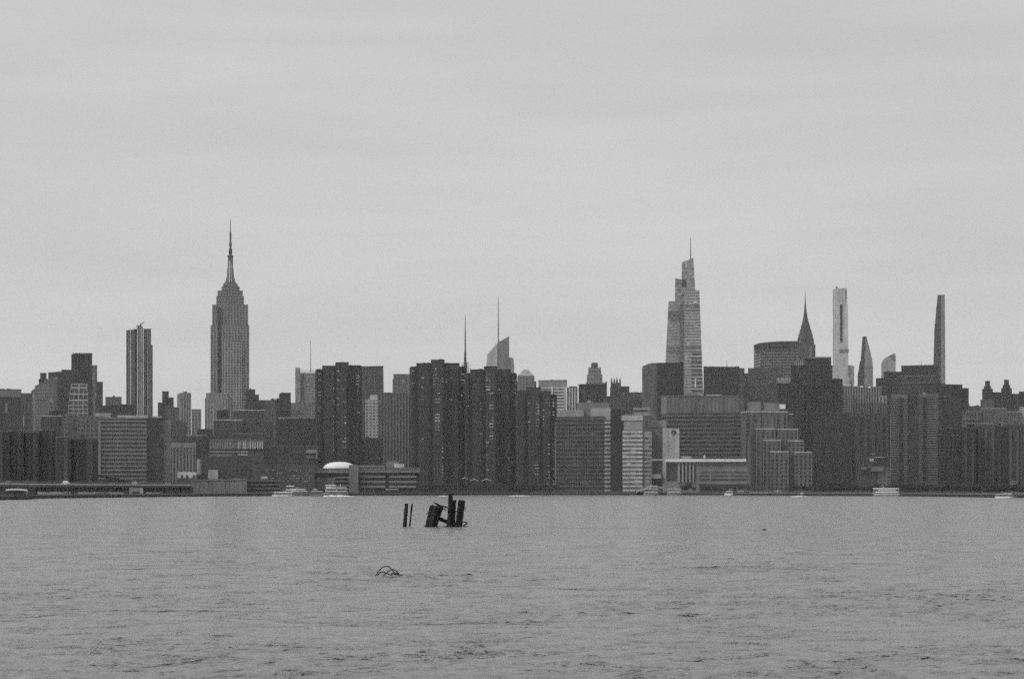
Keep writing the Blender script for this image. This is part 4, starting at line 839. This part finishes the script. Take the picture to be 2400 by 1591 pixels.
# esplanade walls, pale patches and low things behind the quay
wl = [(88, 165, 5, 3.3, 1.7, .62, 'pale esplanade wall left of the shrubs by the left shore'), (184, 290, 5, 3.1, 1.7, .55, 'long pale esplanade wall below the elevated highway'), (345, 380, 5, 2.9, 1.7, .4, 'short grey esplanade wall right of the shore ramp')]
for (a, b_, off, z1, z0, v, lab) in wl:
    Y = shore_depth((a + b_) / 2) + off; e = thing('esplanade_wall', lab, 'wall', (WX((a + b_) / 2, Y), Y, 0), group='low walls along the esplanade')
    k = max(2, int((b_ - a) / 11))
    for i in range(k):
        m = MB(); strip(m, a + (b_ - a) * i / k + .4, a + (b_ - a) * (i + 1) / k - .4, off, z1 - .12 * (i % 3), z0, .5); me = m.mesh('wall_panel', flat_mat('painted_wall', round(v * (1 - .3 * ((i * 7) % 4) / 4), 3))); me.transform(Matrix.Translation(-e.location)); link('wall_panel', me, e)
    m = MB(); strip(m, a, b_, off + .1, z1 - .4, z0, .3); me = m.mesh('footing', flat_mat('concrete', .16)); me.transform(Matrix.Translation(-e.location)); link('footing', me, e)
Y = shore_depth(318) + 8; e = B('shore_ramp', 'pale grey portal block on the shore under the elevated highway', Y, 318)
e.tier(303, 335, 1143, 108, st='plain', dep=6, cap=False); e.block('opening', 310, 328, 1152, 1157, 58, v=-.4, dep=.5); e.block('end_wall', 328.5, 335, 1143, 1160, 128, v=-1, dep=1)
# roofed ferry landing
Y = 835; e = B('ferry_landing', 'open ferry landing with a bright white curved roof at the left edge', Y, 36)
m = MB(); n = 14; P = [(e.u(13 + 52 * i / n, 0), e.z(1147.6 - 2.6 * math.sin(math.pi * i / n) ** .6 + 1.0 * (i / n), 0)) for i in range(n + 1)]
for i in range(n): m.quadbox((P[i][0], 0, P[i][1] - .5), (P[i + 1][0], 0, P[i + 1][1] - .5), (P[i + 1][0], 0, P[i + 1][1] + .2), (P[i][0], 0, P[i][1] + .2), (0, 6, 0))
e.part('roof', m, flat_mat('white_membrane', .8, var=.06))
for k in range(7): e.block('post', 16 + k * 7.5, 17 + k * 7.5, 1148, 1169, 58, v=.6 + (k % 2) * 4, dep=.2)
for k in range(8): e.block('glass_panel', 22 + k * 5.4, 26.8 + k * 5.4, 1153, 1159, [82, 96, 76, 108, 90, 70, 120, 140][k], v=4, dep=.15)
m = MB(); m.box(e.u(-40), e.u(70), -1, 12, -1.9, .2); e.part('pontoon', m, flat_mat('dark_steel', .05)); e.block('rail', -40, 66, 1158.4, 1159.2, 70, v=-.8, dep=.1); e.block('rail', -40, 66, 1161.5, 1162.1, 70, v=-.8, dep=.1)
for k in range(26): e.block('rail_post', -38 + k * 4.2, -37.6 + k * 4.2, 1158.4, 1163, 70, v=-.75, dep=.1)
e.block('ticket_hut', 67, 71, 1154, 1167, 70, v=.5, dep=2); e.block('storage_hut', -30, 12, 1148, 1160, 62, v=4, dep=4)
for i, (x, y) in enumerate([(72, 1151), (86, 1152), (160, 1149), (176, 1152), (380, 1148), (398, 1150), (436, 1148)]):
    Y = shore_depth(x) + 3; e = B('shore_pile', ['thick dark mooring pile right of the ferry landing', 'dark mooring pile at the left end of the pale esplanade wall', 'tall dark pile between the two pale esplanade walls', 'short dark pile at the left end of the long esplanade wall', 'dark pile right of the short grey esplanade wall', 'dark pile below the small white shed', 'dark pile at the left corner of the grey warehouse'][i], Y, x, 'pile', group='mooring piles on the left shore')
    e.mast('shaft', x, y, 1160, 3.2, 3.6, 56, v=0, n=8); e.mast('cap', x, y - .8, y + .3, 2.6, 3.9, 70, v=0, n=8)

# ================================================================ trees along the shore
def tree_meshes(seed):
    r = random.Random(seed); m = MB(); 
    m.tube([(0, 0, 0), (.1, 0, 1.6), (-.1, .1, 3.2), (.1, 0, 5)], [.28, .2, .14, .06], 6)
    for k in range(5):
        a = k * 1.256 + r.random(); z = 2.2 + k * .5; m.tube([(0, 0, z), (math.cos(a) * 1.1, math.sin(a) * 1.1, z + .9), (math.cos(a) * 2.1, math.sin(a) * 2.1, z + 1.7)], [.1, .07, .03], 4)
    tr = m.mesh('trunk', flat_mat('bark', .05)); m = MB()
    blobs = [(r.gauss(0, 1.25), r.gauss(0, 1.1), r.uniform(3.0, 6.6), r.uniform(.8, 1.5)) for _ in range(15)]
    for (bx, by, bz, br) in blobs:
        for k in range(48):
            d = Vector((r.gauss(0, 1), r.gauss(0, 1), r.gauss(0, 1))).normalized() * br * r.uniform(.55, 1.08); c = Vector((bx, by, bz)) + d
            t = Vector((r.gauss(0, 1), r.gauss(0, 1), r.gauss(0, 1))).normalized(); u_ = t.orthogonal().normalized() * .2; w_ = t.cross(u_).normalized() * .3
            m.add([c - u_ - w_, c + u_ - w_ * .6, c + u_ * .7 + w_, c - u_ * .8 + w_ * .7], [(0, 1, 2, 3)])
    return tr, m.mesh('crown', flat_mat('foliage', .055, rough=.7, scale=.8, var=.5))
TM = [tree_meshes(s) for s in (1, 2, 3, 4)]
def place_trees(spots, desc, grp, off):
    for i, (p, hh) in enumerate(spots):
        Y = shore_depth(p) + off + (i * 37 % 5) * 1.5; k = (i * 3 + int(p)) % 4
        e = thing('tree', desc(i, p, hh), 'tree', (WX(p, Y), Y, GZ), (i * 1.7) % 6.28, grp)
        s = (1152 - hh) * Y / F / 7.6; e.scale = (s * 1.15, s * 1.15, s)
        link('trunk', TM[k][0], e); link('crown', TM[k][1], e)
rg = random.Random(11)
A = [(p + rg.uniform(-3, 3), rg.uniform(1126, 1138)) for p in range(1868, 2420, 11)]
Bt = [(p + rg.uniform(-3, 3), rg.uniform(1133, 1143)) for p in range(990, 1300, 13)]
Ct = [(250, 1110), (262, 1113), (277, 1116), (288, 1120), (300, 1124)]
Dt = [(p + rg.uniform(-3, 3), rg.uniform(1128, 1140)) for p in range(1600, 1750, 15)]
ORD = ['leftmost', 'second', 'third', 'fourth', 'fifth', 'sixth', 'seventh', 'eighth', 'ninth', 'tenth', 'eleventh', 'twelfth', 'thirteenth', 'fourteenth', 'fifteenth', 'sixteenth', 'seventeenth', 'eighteenth', 'nineteenth', 'twentieth', 'twenty-first', 'twenty-second', 'twenty-third', 'twenty-fourth', 'twenty-fifth']
def ordl(i, tail): return (ORD[i] + (' ' if i == 0 else ' from the left ')) + tail
for (a_, b_, tail) in ((1860, 1930, 'leafy tree between the tiny speedboat and the ferry'), (1930, 2040, 'tree in the row just left of the three-deck ferry'), (2040, 2112, 'tree in the row behind the three-deck ferry'), (2112, 2200, 'tree under the hump-roofed banded tower'), (2200, 2262, 'tree at the foot of the near-black slab'), (2262, 2330, 'tree in the row left of the arched motor yacht'), (2330, 2385, 'tree in the row behind the arched motor yacht'), (2385, 2500, 'tree at the right edge behind the yacht stern')):
    place_trees([q for q in A if a_ <= q[0] < b_], lambda i, p, h: ordl(i, tail), 'trees in the right waterfront row', 22)
place_trees(Bt, lambda i, p, h: ordl(i, 'small dark tree in the row below the riverside towers'), 'trees below the riverside towers', 20)
place_trees(Ct, lambda i, p, h: ['tallest tree of the dark clump at the foot of the banded hospital', 'second tree from the left in the clump below the banded hospital', 'middle tree of the clump below the banded hospital', 'fourth tree in the clump below the banded hospital', 'lowest rightmost tree of the clump below the banded hospital'][i], 'tree clump at the foot of the hospital', 75)
place_trees(Dt, lambda i, p, h: ordl(i, 'dark tree in the row before the white-fascia pavilion'), 'trees before the pavilion', 18)

# ================================================================ vessels
WHT = flat_mat('white_boat_paint', .78, rough=.4, var=.06); DRK = flat_mat('boat_window', .03, rough=.2); GRY = flat_mat('boat_grey', .22); YH = flat_mat('boat_hull_grey', .2)
def boat(label, x0, x1, yw, decks, hullh=1.3, bow=1, hull=WHT, rake=.8, Y=None, cat='boat', name='boat', mast=None, group=None):
    """decks: (x0, x1, ytop, ybottom, window?) in picture rows, measured at the boat's own distance"""
    Y = Y or F * H / (yw - HOR); cx = (x0 + x1) / 2; Xc = WX(cx, Y); e = thing(name, label, cat, (Xc, Y, 0), -math.atan2(Xc, Y), group)
    U = lambda p: (p - cx) * Y / F; Zf = lambda y: WZ(y, Y); L0, L1 = U(x0), U(x1); w = (L1 - L0) * .13 + .8
    rings = []
    for (z, ex) in ((-.4, -.9), (.35, -.3), (hullh, rake)):
        a = L0 - (ex if bow < 0 else 0); b_ = L1 + (ex if bow > 0 else 0); r = []
        for (t, ww) in ((0, .75), (.2, 1), (.7, 1), (.88, .7), (1, .06)):
            tt = t if bow > 0 else 1 - t; r.append((a + (b_ - a) * tt, -w * ww))
        r += [(x, -y) for x, y in r[::-1]]; rings.append([(x, y, z) for x, y in r])
    m = MB(); m.loft(rings); link('hull', m.mesh('hull', hull), e)
    m = MB(); m.loft([[(x, y * 1.02, z) for x, y, _ in rings[2]] for z in (hullh - .12, hullh + .06)]); link('gunwale', m.mesh('gunwale', GRY), e)
    for (a, b_, y0, y1, win) in decks:
        m = MB(); ww = w * .82; z0, z1 = Zf(y1), Zf(y0); sl = (z1 - z0) * .25
        m.loft([[(U(a), -ww, z0), (U(b_), -ww, z0), (U(b_), ww, z0), (U(a), ww, z0)], [(U(a) + sl, -ww, z1), (U(b_) - sl, -ww, z1), (U(b_) - sl, ww, z1), (U(a) + sl, ww, z1)]])
        c = link('cabin' if win else 'deck_roof', m.mesh('cabin', WHT), e)
        if win:
            n = max(3, int((b_ - a) / 3.2)); m = MB(); q = (U(b_) - U(a) - 2 * sl) / n
            for i in range(n):
                xa = U(a) + sl + i * q + q * .1; m.box(xa, xa + q * .8, -ww - .05, -ww + .05, z0 + (z1 - z0) * .08, z0 + (z1 - z0) * .68)
            link('window', m.mesh('window', DRK), c, kind='stuff')
    if decks:
        a, b_, y0 = decks[-1][0], decks[-1][1], decks[-1][2]
        mx_ = mast or ((a + b_) / 2, y0 - 4); m = MB(); m.tube([(U(mx_[0]), 0, Zf(y0)), (U(mx_[0]), 0, Zf(mx_[1]))], [.12, .06], 5); link('mast', m.mesh('mast', WHT), e)
    return e
boat('small white ferry with a row of square windows, moored left of the large yacht', 638, 690, 1161.6, [(642, 684, 1153.2, 1157.8, True), (640, 690, 1151.8, 1153.0, False)], hullh=1.1, Y=1218)
boat('slim white cruiser moored behind the small white ferry', 678, 724, 1161.8, [(682, 720, 1149, 1155, True), (679, 716, 1144.8, 1146.6, False)], hullh=1.2, Y=1232, hull=YH)
boat('tour boat with a bright flat upper roof behind the small white ferry', 664, 700, 1161.6, [(668, 696, 1146, 1154, True), (670, 690, 1137.6, 1140, False)], hullh=1.4, Y=1238)
boat('large white yacht with stacked decks and raked mast below the school', 757, 818, 1162.2, [(762, 815, 1150, 1154, True), (764, 814, 1143.5, 1147.5, True), (776, 812, 1140.5, 1142.8, True)], hullh=2.2, Y=1208, mast=(798, 1134), hull=YH)
boat('white motor yacht with a bright wheelhouse left of the large yacht', 724, 762, 1162, [(730, 756, 1149.5, 1153, True), (733, 744, 1145.5, 1149, True)], hullh=1.6, bow=-1, Y=1222, hull=YH)
boat('dark-hulled vessel with a flat white sunroof behind the large yacht', 752, 802, 1161.6, [(762, 790, 1140, 1151, True), (762.5, 787, 1135.6, 1138.2, False)], hullh=2.2, hull=GRY, Y=1234, mast=(779, 1131))
boat('white ferry with two broad bright decks docked before the striped building', 1508, 1544, 1160.2, [(1510, 1542, 1151.5, 1156, True), (1508, 1543, 1144.5, 1148, True)], hullh=1.4, Y=1380, hull=YH)
boat('white ferry with twin bright decks right of its twin, before the pavilion', 1563, 1597, 1160.2, [(1565, 1595, 1151.5, 1156, True), (1564, 1596, 1144.8, 1148, True)], hullh=1.4, Y=1384, hull=YH)
for (a, b_, lab) in ((1698, 1722, 'left one of two low white motorboats docked near the pavilion end'), (1726, 1748, 'right one of two low white motorboats docked near the pavilion end'), (1812, 1834, 'low white motorboat docked alone below the stepped terraces')):
    boat(lab, a, b_, 1158, [(a + 3, b_ - 4, 1150, 1153.6, True)], hullh=1.6, Y=1366, group='low white motorboats at the right quay')
boat('tiny speedboat running close to shore below the stepped terraces', 1868, 1886, 1163.6, [(1876, 1883, 1155.5, 1158.5, True)], hullh=.9, Y=1120)
boat('small white motor yacht with an arched deckhouse near the right edge', 2333, 2379, 1165.6, [(2336, 2372, 1157, 1160.5, True), (2352, 2370, 1154.6, 1157, True)], hullh=1.0, Y=985, mast=(2349, 1152), rake=1.2)
# three-deck ferry
Y = 1100; cx = 2076; e = thing('ferry', 'three-deck ferry with bright white deck edges at the right shore', 'ferry', (WX(cx, Y), Y, 0), -math.atan2(WX(cx, Y), Y))
U = lambda p: (p - cx) * Y / F; Zf = lambda y: WZ(y, Y)
def fbox(name, a, b_, y0, y1, mat, w=3.2, par=None, n=1):
    m = MB(); c = .8; m.loft([[(U(a), -w + c, z), (U(a) + c, -w, z), (U(b_) - c, -w, z), (U(b_), -w + c, z), (U(b_), w - c, z), (U(b_) - c, w, z), (U(a) + c, w, z), (U(a), w - c, z)] for z in (Zf(y1), Zf(y0))]); return link(name, m.mesh(name, mat), par or e)
fbox('hull', 2048, 2107, 1156.6, 1163.5, flat_mat('ferry_hull', .34)); fbox('deck_edge', 2050, 2106.5, 1152.0, 1154.6, WHT, 3.4); fbox('deck_edge', 2055, 2101, 1147.8, 1150, WHT, 3.2); fbox('roof', 2046.5, 2106, 1143.2, 1145.8, WHT, 3.5); fbox('rubbing_strake', 2047, 2107.5, 1157.4, 1158.4, WHT, 3.45)
for (a, b_, y0, y1) in ((2052, 2104, 1154.6, 1156.6), (2058, 2098, 1150, 1152), (2056, 2100, 1145.8, 1147.8)):
    c = fbox('cabin', a, b_, y0, y1, DRK, 2.7)
for k in range(12): fbox('stanchion', 2050 + k * 4.9, 2050.5 + k * 4.9, 1145.8, 1156.6, GRY, 3.1)
m = MB(); m.tube([(U(2070), 0, Zf(1144)), (U(2070), 0, Zf(1139))], .12, 5); link('mast', m.mesh('mast', WHT), e)

# docks
for (a, b_, z, off, v, lab, x) in ((1757, 1832, 2.3, -6, .5, 'bright floating dock along the quay below the stepped terraces', 0), (1485, 1510, 2.2, -3, .2, 'short dark dock beside the docked ferry', 0), (600, 720, 1.6, -9, .07, 'long dark dock behind the moored small ferry', 0)):
    Y = shore_depth((a + b_) / 2) + off; e = B('dock', lab, Y, (a + b_) / 2, 'dock')
    nk = max(3, int((b_ - a) / 11))
    for i in range(nk):
        m = MB(); m.box(e.u(a + (b_ - a) * i / nk) + .05, e.u(a + (b_ - a) * (i + 1) / nk) - .05, -1.2, 1.2, z - GZ - .45, z - GZ); e.part('deck_section', m, flat_mat('dock_paint', v))
        m = MB(); x = e.u(a + (b_ - a) * (i + .5) / nk); m.tube([(x, -1.4, -3.5), (x, -1.4, z - GZ + 1.1)], .18, 6); e.part('pile', m, flat_mat('dark_steel', .05))
e = B('gangway', 'long pale gangway sloping down to the docked motorboats', 1408, 1725)
m = MB(); m.quadbox((e.u(1693), 0, e.z(1144.4) - .15), (e.u(1757), 0, e.z(1150.6) - .15), (e.u(1757), 0, e.z(1150.6) + .25), (e.u(1693), 0, e.z(1144.4) + .25), (0, 2, 0)); e.part('ramp', m, flat_mat('dock_paint', .3))
m = MB(); m.quadbox((e.u(1693), -.1, e.z(1144.4) + 1), (e.u(1757), -.1, e.z(1150.6) + 1), (e.u(1757), -.1, e.z(1150.6) + 1.12), (e.u(1693), -.1, e.z(1144.4) + 1.12), (0, .1, 0)); e.part('rail', m, flat_mat('dock_paint', .3))
for k in range(6): e.block('post', 1697 + k * 11, 1697.7 + k * 11, 1144 + k * 1.05, 1154, 60, v=.5, dep=.3)
e = B('ferry_terminal', 'low ferry terminal with a curved white canopy left of the docked ferries', 1402, 1522)
m = MB(); n = 16; P = []
for i in range(n + 1):
    t = i / n; P.append((e.u(1490 + t * 63), e.z(1155 - 15.5 * (1 - math.exp(-t * 5.0)) + 1.5 * t * t)))
for i in range(n): m.quadbox((P[i][0], 0, P[i][1] - .7), (P[i + 1][0], 0, P[i + 1][1] - .7), (P[i + 1][0], 0, P[i + 1][1]), (P[i][0], 0, P[i][1]), (0, 8, 0))
e.part('canopy', m, flat_mat('pale_canopy', .42)); e.block('wall', 1512, 1552, 1142, 1154, 92, v=2, dep=5)
for k in range(5): e.block('post', 1500 + k * 12, 1501 + k * 12, 1144, 1155, 70, v=.5, dep=.4)
e.block('roof_light', 1523, 1541, 1137.6, 1139.4, 200, v=-.5, dep=3)

# wakes: thin sheets of foam on the water
fm = bpy.data.materials.new('foam'); fm.use_nodes = True; nt = fm.node_tree; pb = nt.nodes['Principled BSDF']; pb.inputs['Base Color'].default_value = (.75, .75, .75, 1); pb.inputs['Roughness'].default_value = .8
tc = N(nt, 'ShaderNodeTexCoord'); nn = N(nt, 'ShaderNodeTexNoise'); nn.inputs['Scale'].default_value = .5; nn.inputs['Detail'].default_value = 5; nt.links.new(tc.outputs['Object'], nn.inputs['Vector'])
cr = N(nt, 'ShaderNodeValToRGB'); cr.color_ramp.elements[0].position = .3; cr.color_ramp.elements[1].position = .45; nt.links.new(nn.outputs[0], cr.inputs[0])
tr = N(nt, 'ShaderNodeBsdfTransparent'); mxs = N(nt, 'ShaderNodeMixShader'); nt.links.new(cr.outputs[0], mxs.inputs[0]); nt.links.new(tr.outputs[0], mxs.inputs[1]); nt.links.new(pb.outputs[0], mxs.inputs[2]); nt.links.new(mxs.outputs[0], nt.nodes['Material Output'].inputs[0])
for (x0, x1, Y, h, lab) in ((762, 828, 1150, 1.0, 'white foam wake in front of the large yacht'), (1030, 1050, 1190, .5, 'short bright wake right behind the tall piling'), (1194, 1240, 1230, .5, 'short bright wake streak below the rightmost riverside tower'), (1858, 1890, 1130, .45, 'small foam wake beside the tiny speedboat')):
    e = thing('wake', lab, 'wake', (WX((x0 + x1) / 2, Y), Y, 0)); r = random.Random(int(x0)); m = MB(); n = 26
    w = (WX(x1, Y) - WX(x0, Y)); 
    for i in range(n):
        x = -w / 2 + w * i / (n - 1); hh = h * (.35 + .65 * math.sin(math.pi * min(1, i / (n - 1) + .12)) ** .8) * r.uniform(.6, 1.2); d = r.uniform(3, 12)
        m.loft([[(x - w / n, -d, .02), (x + w / n, -d, .02), (x + w / n, d, .02), (x - w / n, d, .02)], [(x - w / n * .5, -d * .4, hh), (x + w / n * .5, -d * .4, hh), (x + w / n * .5, d * .4, hh), (x - w / n * .5, d * .4, hh)]])
    link('foam', m.mesh('foam', fm), e, kind='stuff')

# ================================================================ derelict timber in the river
WOOD = flat_mat('wet_black_timber', .026, rough=.75, spec=.12, scale=3, var=.5, bump=.6)
PY = 248.0
def post(mb, base, top, w0, w1, Y0=PY, n=9, seed=0, broken=.5, z0=-1.2):
    """ragged round timber from picture base to top, built at depth Y0"""
    r = random.Random(seed); a = Vector((WX(base[0], Y0), 0, WZ(base[1], Y0))); b_ = Vector((WX(top[0], Y0), 0, WZ(top[1], Y0)))
    d = b_ - a; rings = []; ts = [-.25, 0, .12, .25, .4, .55, .7, .85, .95, 1.0]
    for t in ts:
        c = a + d * t; w = (w0 + (w1 - w0) * max(0, t)) * Y0 / F / 2 * r.uniform(.93, 1.07)
        ring = []
        for k in range(n):
            an = 2 * math.pi * k / n; q = 1 + .12 * math.sin(k * 2.3 + seed) + r.uniform(-.05, .05)
            ring.append((c.x + w * q * math.cos(an), w * q * math.sin(an), c.z + (r.uniform(-broken, broken) * .22 if t == 1.0 else 0)))
        rings.append(ring)
    mb.loft(rings)
def timber(name, label, parts, cat='piling', group=None, Y=PY):
    xs = [p[1][0] for p in parts]; cx = sum(xs) / len(xs); o = Vector((WX(cx, Y), Y, 0)); e = thing(name, label, cat, o, group=group)
    for i, (nm, base, top, w0, w1, dy) in enumerate(parts):
        m = MB(); post(m, base, top, w0, w1, Y, seed=i * 3 + int(cx)); me = m.mesh(nm, WOOD); me.transform(Matrix.Translation((-o.x, dy, 0))); link(nm, me, e)
    return e
timber('wooden_piling', 'thicker of two lone dark pilings left of the timber cluster', [('shaft', (948.8, 1234), (953, 1180.5), 9.4, 9.2, 0)])
timber('wooden_piling', 'thinner of two lone dark pilings left of the timber cluster', [('shaft', (959.8, 1234), (965.6, 1180.5), 4, 4.6, 0.4)])
cl = timber('derelict_dolphin', 'cluster of leaning black timbers, remains of a pier, in mid river', [
    ('post', (1003, 1234.5), (1014, 1183.5), 15, 13, 0), ('post', (1011, 1234.5), (1022, 1186), 15, 13, -.5), ('post', (1017, 1234.5), (1032, 1188), 13, 13, .3), ('post', (1006, 1234.8), (1018.5, 1186), 15, 12, .7),
    ('post', (1054, 1234.5), (1059.5, 1171), 17, 16, 0), ('post', (1053, 1234), (1056.8, 1156.5), 11, 10.5, -.5), ('post', (1060, 1234), (1063, 1172), 12, 11, .6),
    ('post', (1075, 1234), (1083, 1172.5), 16.5, 15.5, 0), ('post', (1071, 1234), (1078, 1172), 9, 8, -.5)], cat='ruined pier')
def beam(pts, rad, dy=0, nm='beam', n=7):
    m = MB(); k = PY / F; m.tube([(WX(x, PY) - cl.location.x, dy, WZ(y, PY)) for x, y in pts], [r * k / 2 for r in rad], n); link(nm, m.mesh(nm, WOOD), cl)
beam([(1017.2, 1176.3), (1024, 1180.5), (1030, 1184), (1038, 1186), (1049, 1188.5)], [2, 5, 5, 4, 4], -.9)
beam([(1026, 1183), (1034, 1190), (1040, 1193.5)], [5, 6, 3], -.8); beam([(1038, 1190), (1044, 1194.5), (1051, 1196.5)], [1.5, 1.3, 1.2], -.8, 'cable', 5)
beam([(1022, 1213), (1034, 1217), (1050, 1224)], [9, 10, 9], .4, n=6); beam([(1062, 1197), (1067, 1199), (1072, 1196)], [1.6, 3, 2], -.3, 'cable', 5); beam([(1066, 1180), (1068, 1189), (1070, 1192)], [1, 1.2, 1], -.3, 'cable', 5)
beam([(1020, 1232.5), (1035, 1234), (1060, 1233.5)], [1.5, 3, 4], -.6, 'plank', 6); beam([(1050, 1229), (1062, 1228), (1080, 1232)], [11, 13, 8], -.2, 'plank', 6)
beam([(1082, 1222.5), (1090, 1223), (1096, 1224.5)], [2.5, 3, 3.5], -.4, 'plank', 6); beam([(1096, 1224), (1092, 1228), (1086, 1231.5)], [3, 4, 2], -.4, 'plank', 6); beam([(1080, 1231), (1088, 1232), (1096, 1233.8)], [3, 2.6, 1], -.4, 'plank', 6)
beam([(999, 1207), (1001.5, 1203), (1004, 1198)], [.8, 2, 1], -.6, 'splinter', 5); beam([(1090, 1187), (1092, 1191), (1090, 1196)], [1, 2, 1], -.4, 'splinter', 5); beam([(994.5, 1231.5), (1004, 1230), (1012, 1233)], [2, 5, 4], -.9, 'plank', 6)
# bent rods
ry = 108.0; rc_ = thing('bent_rods', 'tangle of thin bent rods arching out of the water in the foreground', 'scrap metal', (WX(897, ry), ry, 0))
ROD = flat_mat('rusty_rod', .025, rough=.7, scale=12)
def rod(pts, r=1.4, dy=0, nm='rod'):
    P = [(860 + x / 19.72, 1300 + y / 19.72) for x, y in pts]
    q = [Vector((WX(x, ry) - rc_.location.x, dy + i * .01, WZ(y, ry) + .03)) for i, (x, y) in enumerate(P)]
    S_ = []                                                # smooth through the points
    for i in range(len(q) - 1):
        p0, p1, p2, p3 = q[max(0, i - 1)], q[i], q[i + 1], q[min(len(q) - 1, i + 2)]
        for j in range(5):
            t = j / 5; S_.append(.5 * ((2 * p1) + (p2 - p0) * t + (2 * p0 - 5 * p1 + 4 * p2 - p3) * t * t + (3 * p1 - p0 - 3 * p2 + p3) * t ** 3))
    S_.append(q[-1]); S_[0].z -= .12; S_[-1].z -= .1
    m = MB(); m.tube(S_, r * 1.5 * ry / F / 2, 6); link(nm, m.mesh(nm, ROD), rc_)
rod([(395, 1000), (430, 930), (560, 760), (700, 610), (790, 560), (900, 545), (1020, 565), (1100, 640), (1200, 760), (1280, 880), (1340, 990)], 1.6)
rod([(450, 1010), (560, 880), (640, 815), (700, 797), (820, 820), (940, 870), (1060, 930), (1140, 1000)], 1.7, -.15)
rod([(750, 985), (880, 865), (1010, 770), (1120, 700), (1230, 708), (1380, 800), (1450, 890), (1530, 970), (1640, 1005)], 1.6, .2)
rod([(1210, 990), (1150, 920), (1150, 870), (1200, 862), (1300, 900), (1440, 1000)], 2.0, -.2); rod([(1270, 960), (1300, 890), (1350, 865), (1430, 910), (1530, 985)], 1.9, .1); rod([(1290, 900), (1380, 940), (1500, 1000)], 2.6, .25); rod([(1400, 860), (1500, 940), (1600, 960), (1650, 1010)], 2.2, -.1)
# drifting log and mooring buoy-like float
Y = 228; e = thing('driftwood_log', 'small dark log drifting on the open water at right', 'driftwood', (WX(1792, Y), Y, 0)); m = MB(); m.tube([(-.28, 0, .03), (-.1, .02, .07), (.12, 0, .08), (.27, -.03, .05)], [.05, .08, .08, .04], 7); link('log', m.mesh('log', WOOD), e)

# ================================================================ haze
m = MB(); m.box(-3200, 3200, -420, 5600, -4.5, 470)
hm = bpy.data.materials.new('haze'); hm.use_nodes = True; nt = hm.node_tree; nt.nodes.clear(); ho = N(nt, 'ShaderNodeOutputMaterial'); pv = N(nt, 'ShaderNodeVolumePrincipled')
pv.inputs['Color'].default_value = (.97, .97, .97, 1); pv.inputs['Density'].default_value = SIGMA; pv.inputs['Anisotropy'].default_value = .3
nt.links.new(pv.outputs[0], ho.inputs['Volume'])
link('haze', m.mesh('haze', hm), kind='stuff')
